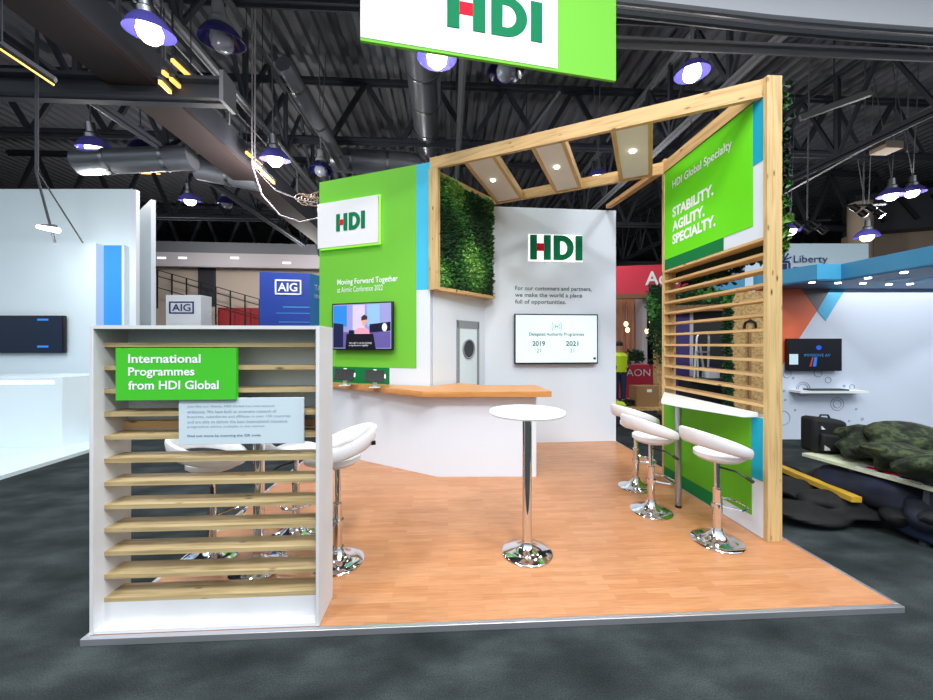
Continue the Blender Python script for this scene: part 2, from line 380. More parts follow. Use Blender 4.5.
# catwalk upper left
t = thing('catwalk', 'solid sided dark catwalk running away under the roof at upper left', 'catwalk', (-6.1, 3, 6.4))
b = MB(); b.box(-6.15, -6.1, 3, 18.5, 6.45, 7.3); b.box(-5.35, -5.3, 3, 18.5, 6.45, 7.0); obj('side_plate', b, M['roof'], t)
b = MB(); b.box(-6.15, -5.3, 3, 18.5, 6.38, 6.45); obj('deck', b, M['rust'], t)
b = MB()
for y in range(3, 18, 2): b.box(-5.34, -5.28, y, y+.06, 7, 8.0); b.box(-6.14, -6.08, y, y+.06, 7, 8.2)
b.tube([(-5.31, 3, 8.0), (-5.31, 18.5, 8.0)], .025); b.tube([(-5.31, 3, 7.5), (-5.31, 18.5, 7.5)], .02); obj('handrail', b, M['roof2'], t)
t = thing('cross_beam', 'heavy dark cross beam passing below the catwalk at upper left', 'beam', (-6, 7, 6.1))
b = MB(); b.box(-10, -4.05, 6.75, 7.05, 6.12, 6.18); b.box(-10, -4.05, 6.88, 6.92, 6.1, 6.5); b.box(-10, -4.05, 6.75, 7.05, 6.46, 6.52); obj('web', b, M['roof'], t)
b = MB(); b.box(-4.1, -4.03, 6.7, 7.1, 6.05, 6.6); obj('end_plate', b, M['roof2'], t)
# warm light battens beyond the catwalk; last bar glows to paint a beam's lit edge
for i, (px0, py0, px1, py1, d, lab) in enumerate([(172, 60, 190, 77, 6.3, 'lit warm strip light above the catwalk, nearest'), (190, 78, 200, 88, 6.8, 'short lit warm strip light just behind the nearest one'),
        (163, 72, 169, 77, 6.2, 'small lit warm strip low beside the catwalk'), (171, 79, 181, 88, 6.3, 'lit warm strip low beside the catwalk in the middle'), (160, 82, 170, 92, 6.0, 'lit warm strip lowest beside the catwalk'),
        (246, 152, 262, 166, 9.2, 'lit warm strip light far along the catwalk'), (252, 162, 264, 172, 9.2, 'lit warm strip far along the catwalk below another'), (262, 172, 274, 183, 9.6, 'lit warm strip beside the lamp far along the catwalk'),
        (138, 173, 160, 174, 17, 'level lit warm strip light above the white stand'), (0, 49, 54, 85, 4.6, 'thin gold bar glowing as the lit edge of a beam at upper left')]):
    a = at(px0, py0, d); c = at(px1, py1, d*1.06)
    t = thing('strip_light', lab, 'light', a, 'warm strip lights by the catwalk')
    b = MB(); b.beam(a, c, .05 if i < 9 else .02, .06 if i < 9 else .02); obj('tube', b, M['warm'], t)
    b = MB(); b.beam(a+Vector((0, .02, .08)), c+Vector((0, .02, .08)), .09, .05); obj('housing', b, M['roof'], t)
    b = MB(); b.tube([a+Vector((0, .02, .1)), (a.x, a.y+.02, 11)], .01, 5); obj('hanger', b, M['roof'], t)
# ducts
def duct(pts, r, label, bands=True):
    t = thing('ventilation_duct', label, 'duct', pts[0])
    b = MB(); b.tube(pts, r, 20); obj('duct_pipe', b, M['duct'], t)
    for i in range(len(pts)-1):
        a, c = Vector(pts[i]), Vector(pts[i+1]); n = max(1, int((c-a).length/1.1))
        for k in range(n):
            b = MB(); p = a.lerp(c, (k+.5)/n); q = p+(c-a).normalized()*.08; b.tube([p, q], r*1.04, 20); obj('joint_band', b, M['steel'], t)
    return t
duct([(-.62, 7.6, 9.0), (-.72, 14, 9.0)], .46, 'big round spiral duct running away under the banner')
duct([(-4.2, 13.4, 8.4), (-1.6, 13.6, 8.4), (-.9, 14.2, 8.6)], .42, 'round duct running across the hall behind the green wall')
duct([(-3.9, 4.9, 7.95), (-3.1, 5.3, 7.9)], .3, 'short pale duct end at the top edge left of the banner')
duct([(-4.0, 9.0, 8.5), (-3.7, 13, 8.0)], .2, 'narrow silver duct sloping away beside the girder')
duct([(-9.2, 9.5, 6.2), (-6.6, 9.7, 6.5)], .3, 'round duct across the far left above the white stand')
duct([(-7.2, 10.8, 6.75), (-5.6, 11.0, 6.55)], .33, 'short round duct between the two left lamps')

# high bay lamps
def lamp_parts(lit):
    t = thing('high_bay_lamp', 'x', 'lamp', (0, 0, 0), 'high bay lamps')
    b = MB(); b.lathe([(.0, .62), (.09, .61), (.11, .38), (.16, .34), (.17, .24), (0, .24)], 20); obj('housing', b, M['steel'] if lit else M['roof2'], t, True)
    b = MB(); b.lathe([(.16, .26), (.24, .2), (.32, .1), (.37, 0), (.365, 0), (.31, .1), (.23, .19), (.15, .25)], 28); obj('reflector', b, M['blueglass' if lit else 'blueglassoff'], t, True)
    b = MB(); b.lathe([(0, -.16), (.1, -.15), (.17, -.08), (.19, .02), (.16, .14), (.12, .24), (0, .24)], 22); obj('globe', b, M['globe' if lit else 'globeoff'], t, True)
    return t
L1 = lamp_parts(True); L0 = lamp_parts(False)
lamps = [(150, 33, 6.2, 1, 'brightest lit lamp at top left'), (222, 42, 7, 0, 'unlit lamp beside the brightest top left lamp'), (95, 149, 6.6, 1, 'lit lamp above the white stand at far left'),
         (144, 151, 7, 0, 'unlit lamp right of the far left lit one'), (275, 160, 6.5, 1, 'lit lamp above and left of the green wall'), (190, 201, 7, 1, 'small far lit lamp above the stands at left'),
         (227, 204, 7, 0, 'small far unlit lamp above the blue stand'), (321, 171, 7, 0, 'unlit lamp just over the corner of the green wall'), (437, 58, 7, 1, 'lit lamp right under the hanging banner'),
         (506, 72, 7, 0, 'unlit lamp right under the hanging banner'), (692, 74, 7, 1, 'lit lamp above the pergola beam on the right'), (598, 179, 7, 1, 'lit lamp seen behind the pergola'),
         (891, 196, 6.2, 1, 'larger lit lamp at far right'), (912, 193, 6.4, 1, 'lit lamp at the far right edge'), (867, 237, 5.6, 1, 'low lit lamp above the blue canopy'), (790, 231, 5.8, 1, 'low lit lamp beside the tall post')]
for i, (px, py, z, lit, lab) in enumerate(lamps):
    p = atz(px, py, z); src = L1 if lit else L0; tilt = Matrix.Rotation(radians(12 if px < 300 else 3), 4, 'X')
    mm = Matrix.Translation(p) @ tilt @ Matrix.Scale(.85 if i in (0, 10, 12, 13) else 1, 4)
    if src.get('used'): o = dup(src, mm, 'x')
    else: o = src; o.matrix_basis = mm; src['used'] = 1
    o['label'] = lab+', with blue reflector'; WORLD[o] = mm.copy()
    b = MB(); b.tube([mm @ Vector((0, 0, .55)), (p.x, p.y-.2, 11.0)], .014, 6); obj('hanger', b, M['roof2'], o)
    if lit and i in (0, 2, 4, 8, 10, 11, 12): point(p-Vector((0, 0, .7)), 60 if p.y < 8 else 420)
for o in bpy.data.objects:
    if 'used' in o: del o['used']
# pale bulkhead, top right
t = thing('curved_soffit', 'big pale grey curved bulkhead hanging at the top right', 'soffit', (4.5, 5, 6.0))
b = MB(); n = 24
KP = [(560, -6), (620, 3), (700, 12), (770, 20), (850, 27), (933, 33), (1010, 36), (1120, 34)]; P0 = []
for (px, py) in KP: r = ray(px, py)*5.0/ray(px, py).y; P0.append((r.x, r.y, r.z+EYE))
n = len(P0)-1
for k in range(n):
    a, c = P0[k], P0[k+1]
    b.add([(a[0], a[1], a[2]), (c[0], c[1], c[2]), (c[0], c[1], 10.9), (a[0], a[1], 10.9), (a[0], a[1]+.1, a[2]), (c[0], c[1]+.1, c[2]), (c[0], c[1]+.1, 10.9), (a[0], a[1]+.1, 10.9)],
          [(0, 1, 2, 3), (7, 6, 5, 4), (0, 4, 5, 1), (3, 2, 6, 7)])
obj('fascia', b, M['soffit'], t)
b = MB(); b.tube([(p[0], p[1]-.02, p[2]) for p in P0], .045, 8); obj('rim_tube', b, M['roof2'], t)
b = MB(); b.tube([(p[0], p[1]+.05, p[2]-.1) for p in P0], .05, 8); obj('lower_rim_tube', b, M['dgrey'], t)
t = thing('lighting_rail', 'straight grey rail under the pale bulkhead at the right', 'rail', (5, 5.3, 5.6))
b = MB(); b.box(1.9, 9.5, 5.9, 6.05, 6.78, 6.83); b.box(1.9, 9.5, 5.96, 5.99, 6.68, 6.8); b.tube([(2.5, 5.97, 6.8), (2.5, 5.97, 11)], .015, 6); b.tube([(8.5, 5.97, 6.8), (8.5, 5.97, 11)], .015, 6); obj('rail_bar', b, M['roof2'], t)
# slanting bars, hanging rods and fixture clusters on the right
for i, (p, q) in list(enumerate([((790, 128, 10), (850, 76, 9)), ((800, 118, 9), (870, 93, 8.5)), ((770, 200, 14), (933, 108, 9)), ((830, 110, 9), (865, 128, 9)), ((500, 170, 14), (560, 90, 11))]))[1:]:
    if i == 3: continue
    t = thing('steel_brace', ['short slanting brace beside the tall post top', 'level grey brace above the far right girder', 'long pale edged brace slanting down from the right edge', 'small brace between the right hand rods', 'slanting brace behind the pergola beam'][i], 'brace', at(*p))
    b = MB(); b.beam(at(*p), at(*q), .1, .14); obj('bar', b, M['roof2'] if i in (2, 1) else M['dgrey'], t)
    b = MB(); c = (at(*p)+at(*q))/2; b.tube([c, (c.x, c.y, 11)], .015, 5); obj('hanger', b, M['roof'], t)
for i, (px, y0, y1, d) in enumerate([(810, 125, 222, 11), (866, 110, 206, 11), (910, 130, 152, 10)]):
    t = thing('stage_light_cluster', ['cluster of small black stage lights on a rod, next to the tall post', 'cluster of small black stage lights on a rod, above the blue canopy', 'small beige box hanging on a rod at far right'][i], 'light fixture', at(px, y1, d))
    b = MB(); b.tube([(at(px, y0, d).x, at(px, y0, d).y, 11), at(px-3, y1, d)], .02, 6); obj('rod', b, M['roof2'], t)
    if i < 2:
        for k in range(4):
            c = at(px-14+k*8, y1+(k % 2)*6, d); b = MB(); b.tube([c, c+Vector((.08, -.1, -.16))], .09, 10); obj('light_head', b, M['black'], t)
        b = MB(); b.tube([at(px-20, y1, d), at(px+20, y1-2, d)], .03, 6); obj('crossbar', b, M['roof'], t)
    else:
        c = at(886, 148, d); b = MB(); b.box(c.x-.25, c.x+.25, c.y-.2, c.y+.2, c.z-.1, c.z+.1); obj('box_housing', b, M['beige'], t); 
# mezzanine left, beyond the stands
D = 20
t = thing('mezzanine', 'pale mezzanine with downlights, railing and red wall far behind the left stands', 'mezzanine', at(230, 345, D))
WM = Wall(at(120, 0, D*1.0)[:2], at(345, 0, D*1.05)[:2]); q = lambda px, py: WM.at(px, py)
zt = q(160, 241)[1]; zf = q(160, 252)[1]; zs = q(160, 266)[1]
wbox(WM, 'upper_fascia', 0, WM.L, 0, .3, zf, zt, M['roof2'], t); wbox(WM, 'soffit_band', 0, WM.L, -.02, .3, zs, zf, M['pale'], t)
wbox(WM, 'rear_wall', 0, WM.L, 2.4, 2.6, 0, zs+.4, mat('cream_wall', (226, 208, 194), .8), t)
wbox(WM, 'dark_opening', q(172, 0)[0], q(190, 0)[0], 2.2, 2.4, q(0, 300)[1], zs+.4, M['dgrey'], t)
wbox(WM, 'red_wall', q(207, 0)[0], q(256, 0)[0], 1.0, 1.2, 0, q(230, 306)[1], M['redwall'], t)
for px in (183, 235, 287, 162):
    k, z = q(px, 258 if px != 287 else 263); wbox(WM, 'downlight', k-.22, k+.22, -.05, -.02, z-.05, z+.05, M['halow'], t)
b = MB(); b.T = WM.M
for i in range(9):
    k, z = q(150+i*15, 268+i*4.3); b.box(k-.03, k+.03, .5, .56, z-2.2, z)
    k2, z2 = q(165+i*15, 272.3+i*4.3)
    for dz in (0, -.35, -1.0): b.beam((k, .53, z+dz), (k2, .53, z2+dz), .04, .05)
obj('railing', b, M['roof3'], t)
for (x_, y_, z_, p_) in ((-12.5, 17.5, 5.6, 520), (-7, 18, 5.6, 520), (-2.5, 18.5, 5.6, 300), (15, 14.5, 6, 220), (3.2, 14.1, 2.4, 40), (-5, 8.5, 5.5, 120)): point((x_, y_, z_), p_)  # mezzanine and bulb light, plus fill points added to brighten the far stands
# far right wall with slatted soffit
t = thing('rear_bulkhead', 'beige wall with grey ribbed soffit far behind the blue canopy', 'wall', at(890, 345, 20))
WR = Wall(at(845, 0, 19)[:2], at(1010, 0, 17)[:2]); q = lambda px, py: WR.at(px, py)
wbox(WR, 'lower_wall', 0, WR.L, 0, .3, 0, q(860, 236)[1], M['beige'], t); wbox(WR, 'upper_soffit', 0, WR.L, -.8, .2, q(860, 236)[1], q(860, 200)[1], M['dgrey'], t)
b = MB(); b.T = WR.M
for k in range(6): b.beam((.4+k*1.2, -.84, q(860, 206)[1]), (1.1+k*1.2, -.84, q(860, 228)[1]), .1, .16)
obj('soffit_slats', b, M['roof3'], t)
b = MB(); c = at(860, 345, 17.5); b.lathe([(.45, 0), (.45, 8.5)], 20, (c.x, c.y)); o = obj('round_column', b, M['beige']); tag(o, 'round beige column behind the sign reading Liberty', 'column')
# cable loops upper left
for i, pts in enumerate([[(252, 165), (262, 195), (280, 215), (300, 222), (318, 218)], [(255, 168), (275, 190), (300, 200), (318, 203)]]):
    c = at(*pts[0], 9); b = MB(); b.tube([Vector((c.x, c.y, 11))]+[at(x, y, 9+.2*k) for k, (x, y) in enumerate(pts)], .018, 6)
    o = obj('hanging_cable', b, M['pale']); tag(o, ['longer looping pale cable left of the green wall', 'shorter looping pale cable ending by the coil left of the green wall'][i], 'cable')
b = MB(); rnd = random.Random(3)
for k in range(7):
    c = at(302+k*3.2, 200+rnd.uniform(-4, 4), 9.6); b.tube([c+Vector((.16*cos(a*.7), .05*sin(a), .16*sin(a*.7)*.8)) for a in range(9)], .018, 5, closed=True)
o = obj('cable_coil', b, M['beige']); tag(o, 'tangled bundle of coiled pale cable left of the green wall', 'cable')

# ================================================================ THE STAND
PT = .04
t = thing('stand_platform', 'raised stand platform with beech plank floor and aluminium edge', 'platform', (.4, 4, 0))
PX0, PX1, PY0, PY1 = -2.03, 2.834, 2.1, 6.05
b = MB(); b.box(PX0+.03, PX1-.03, PY0+.03, PY1-.03, .0, PT); obj('plank_floor', b, M['laminate'], t)
for (x0, x1, y0, y1) in ((PX0, PX1, PY0, PY0+.03), (PX0, PX1, PY1-.03, PY1), (PX0, PX0+.03, PY0+.03, PY1-.03), (PX1-.03, PX1, PY0+.03, PY1-.03)):
    b = MB(); b.box(x0, x1, y0, y1, 0, PT); obj('edge_trim', b, M['alu'], t, bevel=.003)

# back wall
BW = Wall((-1.93, 5.968-4.764*.037), (2.834, 5.968)); q = BW.at
t = thing('back_wall', 'white back wall panel carrying the slogan and glowing logo', 'wall panel', (.5, 5.9, PT))
wbox(BW, 'panel', 0, BW.L, 0, .06, PT, 3.93, M['white'], t)
for i, (s, x1) in enumerate([('For our customers and partners,', 591.5), ('we make the world a place', 582), ('full of opportunities.', 566)]):
    y = 286.5+i*6.6
    wtext_px(BW, s, 515, y+5.4, x1, y, M['txtgrey'], t, bold=.012)
t = thing('backlit_logo_sign', 'large green and red HDI letters glowing on the white back wall', 'sign', (2, 5.9, 3))
a = q(529.5, 260); c = q(581, 237)
hdi(BW, a[0], c[0], a[1]+.0, c[1]+.0, -.03, t, .03)
b = MB(); b.T = BW.M; w_ = c[0]-a[0]; hh = c[1]-a[1]
for (u, v) in ((-.02, .41), (.43, .86), (.855, 1.02)): b.box(a[0]+w_*u, a[0]+w_*v, -.016, -.001, a[1]-hh*.05, c[1]+hh*.05)
obj('backlight', b, M['halow'], t)

def tv(W, name, label, px0, py0, px1, py1, thick=.05, off=.04, grp=None):
    o_ = -off-thick; a = W.at(px0, py1, o_); c = W.at(px1, py0, o_); a2 = W.at(px0, py0, o_); c2 = W.at(px1, py1, o_)
    x0, x1, z0, z1 = a[0], c[0], (a[1]+c2[1])/2, (c[1]+a2[1])/2
    t = thing(name, label, 'television', W.M @ Vector(((x0+x1)/2, -off, z0)), grp)
    wbox(W, 'bezel', x0, x1, -off-thick, -off, z0, z1, M['black'], t, bevel=.004)
    wbox(W, 'wall_bracket', (x0+x1)/2-.15, (x0+x1)/2+.15, -off, 0, (z0+z1)/2-.12, (z0+z1)/2+.12, M['black'], t)
    return t, x0, x1, z0, z1, -off-thick
t, x0, x1, z0, z1, y = tv(BW, 'wall_television', 'wall television showing Delegated Authority Programmes on white', 514.5, 314, 598, 364)
scr = wbox(BW, 'screen', x0+.02, x1-.02, y-.003, y, z0+.025, z1-.02, mat('white_screen', (222, 238, 244), .3, emit=.45), t)
W_, H_ = x1-x0, z1-z0; tg = mat('screen_text_green', (10, 110, 84), .4); tl = mat('screen_text_pale', (110, 170, 150), .4)
def st(s, u0, u1, v0, v1, m, bold=0): wtext(BW, s, x0+W_*u0, x0+W_*u1, z0+H_*v0, z0+H_*v1, y-.005, m, scr, bold=bold)
st('Delegated Authority Programmes', .17, .83, .545, .63, tg, .01); st('2019', .21, .36, .36, .46, tg, .02); st('2021', .61, .76, .36, .46, tg, .02); st('21', .26, .31, .23, .31, tl); st('21', .66, .71, .23, .31, tl)
b = MB(); b.T = BW.M; cx_, cz_ = x0+W_*.5, z0+H_*.75
for s in (-1, 1):
    b.box(cx_+s*.02-.005, cx_+s*.02+.005, y-.006, y-.003, cz_-.03, cz_+.03); b.tube([(cx_+s*(.04+.012*sin(a)), y-.005, cz_+.05*cos(a)) for a in [0, .5, 1, 1.57, 2.1, 2.6, 3.14]], .004, 5); b.tube([(cx_+s*(.06+.02*sin(a)), y-.005, cz_+.075*cos(a)) for a in [0, .5, 1, 1.57, 2.1, 2.6, 3.14]], .004, 5)
b.box(cx_-.02, cx_+.02, y-.006, y-.003, cz_-.004, cz_+.004); obj('screen_icon', b, tl, scr)
b = MB(); b.T = BW.M; b.tube([(x1-.06, y-.006, z0+.09), (x1-.06, y-.003, z0+.09)], .022, 14); obj('screen_badge', b, M['navy'], scr)

# green front wall of the store room
GA, GB, GH = (-1.95, 5.6), (-.245, 4.9), 4.13
GW = Wall(GA, GB); q = GW.at
t = thing('store_room_wall', 'bright green front wall with cyan edge and slogan, left of the hedge', 'wall panel', (-1, 5.2, PT))
wbox(GW, 'panel', 0, GW.L, 0, .06, PT, GH, M['white'], t)
xg = q(416.5, 300)[0]; zg = q(416.5, 368.5)[1]; xc = GW.L; zc = q(425, 289.5)[1]; zd = zg; xd = q(389.5, 370)[0]
wbox(GW, 'green_graphic', 0, xg, -.003, 0, zg, GH, M['green'], t)
wbox(GW, 'cyan_graphic', xg, xc, -.003, 0, zc, GH, M['cyan'], t)
wbox(GW, 'dark_green_graphic', 0, xd, -.003, 0, 1.0, zg-.0, M['dgreen'], t)
wtext_px(GW, 'Moving Forward Together', 337.5, 285, 398, 277.5, M['txtwhite'], t, bold=.015)
wtext_px(GW, 'at Airmic Conference 2022', 337.5, 291.5, 383, 286, M['txtwhite'], t)
b = MB(); b.box(-1.95, -1.89, 5.62, 5.79, PT, GH); obj('side_return', b, M['white'], t)
# illuminated logo box
t = thing('lightbox_sign', 'white box sign with HDI logo and green glow on the green wall', 'sign', GW.M @ Vector((.3, -.08, 3)))
a = q(317.5, 250, -.08); c = q(378.5, 241, -.08); z1 = q(317.5, 205, -.08)[1]; z1b = q(378.5, 193.5, -.08)[1]
X0, X1, Z0, Z1 = a[0], c[0]-.01, (a[1]+c[1])/2, (z1+z1b)/2
wbox(GW, 'face', X0, X1, -.08, -.045, Z0, Z1, M['whitegloss'], t, bevel=.004)
wbox(GW, 'edge_light', X0+.02, X1+.012, -.045, -.02, Z0-.012, Z1+.012, M['halo'], t)
a = q(336.5, 231.5, -.08); c = q(365, 210.5, -.08); hdi(GW, a[0], c[0], a[1]-.0, c[1], -.08, t, .01)
# left television
t, x0, x1, z0, z1, y = tv(GW, 'wall_television', 'wall television showing a video call on the green wall', 332, 302.5, 392.5, 350)
scr = wbox(GW, 'screen', x0+.02, x1-.02, y-.003, y, z0+.02, z1-.02, mat('screen_lavender', (150, 150, 205), .3, emit=.3), t)
W_, H_ = x1-x0, z1-z0
def sp(nm, pts, col, k=0, e=.4): 
    wpoly(GW, nm, [(x0+W_*u, z0+H_*v) for u, v in pts], y-.005-.0015*k, y-.003, mat('screen_'+nm, col, .3, emit=e), scr)
sp('blue_window', [(.03, .5), (.26, .5), (.26, .95), (.03, .95)], (40, 130, 210)); sp('pale_window', [(.36, .42), (.56, .42), (.56, .95), (.36, .95)], (205, 190, 220)); sp('light_window', [(.6, .5), (.8, .5), (.8, .95), (.6, .95)], (140, 180, 225))
sp('left_chair', [(.03, .05), (.2, .05), (.2, .55), (.03, .58)], (24, 30, 70), 1, .2); sp('monitor', [(.64, .36), (.97, .4), (.97, .58), (.64, .54)], (14, 16, 46), 1, .2); sp('desk', [(.2, .05), (.97, .05), (.97, .38), (.2, .38)], (96, 84, 150), 1)
sp('shoulders', [(.38, .3), (.66, .3), (.62, .42), (.56, .47), (.46, .47), (.41, .42)], (235, 150, 170), 2); sp('laptop', [(.24, .03), (.74, .03), (.7, .34), (.26, .34)], (12, 12, 26), 3, .1); sp('cup', [(.3, .33), (.38, .33), (.38, .42), (.3, .42)], (14, 14, 34), 3, .1)
sp('face', [(x_*.04+.555, v_*.085+.60) for x_, v_ in [(cos(k*pi/8), sin(k*pi/8)) for k in range(16)]], (226, 160, 140), 3); sp('hairline', [(.505, .62), (.6, .64), (.605, .7), (.56, .74), (.51, .7)], (60, 40, 40), 4, .1)
sp('disc', [(x_*.04+.88, v_*.085+.47) for x_, v_ in [(cos(k*pi/8), sin(k*pi/8)) for k in range(16)]], (225, 225, 240), 3)
wtext(GW, 'How might we use this technology\nto improve service capability?', x0+W_*.3, x0+W_*.68, z0+H_*.07, z0+H_*.17, y-.011, M['txtwhite'], scr)

# side wall with door, running to the back wall
SW = Wall((-.2, 4.95), (.6, 5.875)); q = SW.at
t = thing('store_room_side_wall', 'white side wall under the hedge with a grey framed door', 'wall panel', (.2, 5.4, PT))
wbox(SW, 'panel', 0, SW.L, 0, .05, PT, GH-.2, M['white'], t)
dx0 = q(456, 350)[0]; dx1 = q(477.5, 350)[0]; dz = q(466, 321)[1]
d = wbox(SW, 'door', dx0, dx1, -.02, 0, PT, dz, M['white'], t)
for (a0, a1, z_0, z_1) in ((dx0, dx0+.045, PT, dz), (dx1-.045, dx1, PT, dz), (dx0, dx1, dz-.11, dz)): wbox(SW, 'door_frame', a0, a1, -.035, -.005, z_0, z_1, M['grey'], d)
pv = wbox(SW, 'door_leaf', dx0+.05, dx1-.05, -.026, -.02, PT, dz-.11, M['white2'], d)
cxd = (dx0+dx1)/2+.0; czd = q(466, 349)[1]
b = MB(); b.T = SW.M; b.tube([(cxd, -.03, czd), (cxd, -.026, czd)], .14, 24); obj('porthole_glass', b, M['dgrey'], d)
b = MB(); b.T = SW.M; b.tube([(cxd+.14*cos(a*pi/12), -.034, czd+.14*sin(a*pi/12)) for a in range(24)], .014, 6, closed=True); obj('porthole_ring', b, M['grey'], d)

# planting: many small leaves
def leaves(b, W, x0, x1, z0, z1, n, y, seed, size=(.03, .07)):
    r = random.Random(seed); b.T = W.M
    for i in range(n):
        x = r.uniform(x0, x1); z = r.uniform(z0, z1); patch = sin(x*7+z*3)+cos(z*5-x*2)+r.uniform(-1, 1)
        mi = 0 if patch < .0 else (1 if patch < 1.5 else 2)
        l = r.uniform(*size)*(1.5 if mi == 2 else 1); wd = l*r.uniform(.25, .45); a = r.uniform(0, 2*pi) if mi != 2 else r.uniform(pi*.2, pi*.8)
        out = r.uniform(.01, .07); dx, dz = cos(a), sin(a); yy = y-r.uniform(0, .05)
        p0 = (x, yy, z); p1 = (x+dx*l*.5-dz*wd, yy-out*.6, z+dz*l*.5+dx*wd); p2 = (x+dx*l, yy-out*.4-.01, z+dz*l); p3 = (x+dx*l*.5+dz*wd, yy-out*.5, z+dz*l*.5-dx*wd); pm = (x+dx*l*.5, yy-out-.01, z+dz*l*.5)
        b.add([p0, p1, p2, p3, pm], [(0, 1, 4), (1, 2, 4), (2, 3, 4), (3, 0, 4)], mi)
HW = Wall((-.245, 4.9), (.67, 5.86)); HZ0 = 2.40
t = thing('living_wall', 'framed green living wall of dense small leaved plants', 'living wall', HW.M @ Vector((.5, 0, HZ0)))
wbox(HW, 'backing', .05, HW.L, -.02, .03, HZ0+.04, 3.96, M['soil'], t)
b = MB(); leaves(b, HW, .12, HW.L-.03, HZ0+.05, 3.93, 9000, -.03, 5)
o = obj('foliage', b, [M['leafA'], M['leafB'], M['leafC']], t); o['kind'] = 'stuff'
wbox(HW, 'bottom_rail', 0, HW.L, -.12, .05, HZ0-.0, HZ0+.045, M['pineX'], t)
wbox(HW, 'top_rail', 0, HW.L, -.08, .03, 3.95, 4.02, M['pineX'], t)

# pergola
FB = Wall((-.245, 4.87), (2.64, 2.885)); RB = Wall((.69, 5.84), (2.66, 4.25))
t = thing('timber_pergola', 'pale pine pergola frame with three light panels over the booth', 'pergola', (1.2, 4.3, 3.8))
zl, zr = 4.17, 3.89
def slope_beam(W, name, z_l, z_r, h, th, m, x0=0, x1=None, y0=0):
    x1 = W.L if x1 is None else x1; f = lambda x: z_l+(z_r-z_l)*x/W.L
    b = MB(); b.add([(x0, y0, f(x0)-h), (x1, y0, f(x1)-h), (x1, y0, f(x1)), (x0, y0, f(x0)), (x0, y0+th, f(x0)-h), (x1, y0+th, f(x1)-h), (x1, y0+th, f(x1)), (x0, y0+th, f(x0))],
                    [(0, 1, 2, 3), (7, 6, 5, 4), (0, 4, 5, 1), (3, 2, 6, 7), (0, 3, 7, 4), (1, 5, 6, 2)])
    o = obj(name, b, m, t); o.matrix_basis = WORLD[t].inverted() @ W.M; return o
slope_beam(FB, 'front_beam', zl, zr, .15, .045, M['pineX']); slope_beam(RB, 'rear_beam', 4.08, zr, .14, .045, M['pineX'])
wbox(Wall((-.26, 4.87), (-.12, 4.785)), 'corner_post', 0, .145, 0, .06, HZ0, zl-.15, M['pineZ'], t)
def rafter(pf, pr, name='rafter', w=.045, h=.11):
    kf = FB.at(pf, 160)[0]; kr = RB.at(pr, 190)[0]
    A = FB.M @ Vector((kf, .045, zl+(zr-zl)*kf/FB.L-.02-h/2)); B_ = RB.M @ Vector((kr, 0, 4.08+(zr-4.08)*kr/RB.L-.02-h/2))
    return A, B_
for (f0, r0) in ((463, 497), (491, 521), (531, 556), (561, 580), (612, 621), (650, 650.5)):
    A, B_ = rafter(f0, r0); b = MB(); L_ = (B_-A).length; b.box(0, L_, -.0225, .0225, -.055, .055)
    tx = (B_-A).normalized(); ty = Vector((0, 0, 1)).cross(tx).normalized(); tz = tx.cross(ty)
    me = b.mesh('rafter', [M['pineX']]); o = obj('rafter', me, None, t); R = Matrix((tx, ty, tz)).transposed().to_4x4(); R.translation = A
    o.matrix_basis = WORLD[t].inverted() @ R
for (f0, f1, r0, r1, lx, ly) in ((464.5, 489.5, 498.5, 519.5, 493, 180.5), (532.5, 559, 557.5, 578, 556.7, 167.5), (613.8, 648, 622.5, 649, 632.6, 151.6)):
    A, B_ = rafter(f0, r0); C_, D_ = rafter(f1, r1); dz = Vector((0, 0, -.045)); up = Vector((0, 0, .02))
    b = MB(); b.add([A+dz, C_+dz, D_+dz, B_+dz, A+dz+up, C_+dz+up, D_+dz+up, B_+dz+up], [(0, 1, 2, 3), (7, 6, 5, 4), (0, 4, 5, 1), (1, 5, 6, 2), (2, 6, 7, 3), (3, 7, 4, 0)])
    pn = obj('light_panel', b, M['tilepanel'], t)
    c = (A+B_+C_+D_)/4; p = atz(lx, ly, c.z-.05)
    b = MB(); b.lathe([(.0, p.z-.008), (.027, p.z-.008), (.027, p.z+.01)], 16, (p.x, p.y)); obj('downlight', b, M['spot'], pn)
    ld = bpy.data.lights.new('pergola_downlight', 'SPOT'); ld.energy = 38; ld.spot_size = radians(110); ld.spot_blend = .8; ld.shadow_soft_size = .04; ld.color = (1, .95, .86)
    lo = bpy.data.objects.new('pergola_downlight', ld); lo.location = p-Vector((0, 0, .04)); COL.objects.link(lo)
# tie beam from partition to back wall
b = MB(); A = Vector((2.70, 4.28, 3.86)); B_ = Vector((2.69, 5.93, 3.98)); b.beam(A, B_, .09, .06); obj('tie_beam', b, M['pineY'], t)

# right partition
RX = 2.629; PW = Wall((RX, 4.27), (RX, 2.875)); q = PW.at; PL = PW.L; TW = .145
t = thing('slatted_partition', 'tall timber partition with green graphics and horizontal slats on the right', 'partition', (RX+.07, 3.57, PT))
wbox(PW, 'near_post', PL-.012, PL+.03, 0, .128, PT, 3.89, M['pineZ'], t, bevel=.003)
wbox(PW, 'rear_post', -.045, 0, 0, TW, PT, 3.93, M['pineZ'], t)
wbox(PW, 'top_rail', 0, PL-.012, 0, TW, 3.76, 3.805, M['pineX'], t); wbox(PW, 'top_board', -.04, PL-.012, -.005, .04, 3.76, 3.89, M['pineX'], t)
zb = 2.57
wbox(PW, 'header_panel', 0, PL-.012, .012, .05, zb, 3.76, M['white'], t)
gx1 = q(752, 200)[0]; gz0 = q(752, 226)[1]; dgx = q(722.5, 240)[0]; cz0 = q(757, 163)[1]
wbox(PW, 'green_graphic', 0, gx1, .008, .012, gz0, 3.76, M['green2'], t)
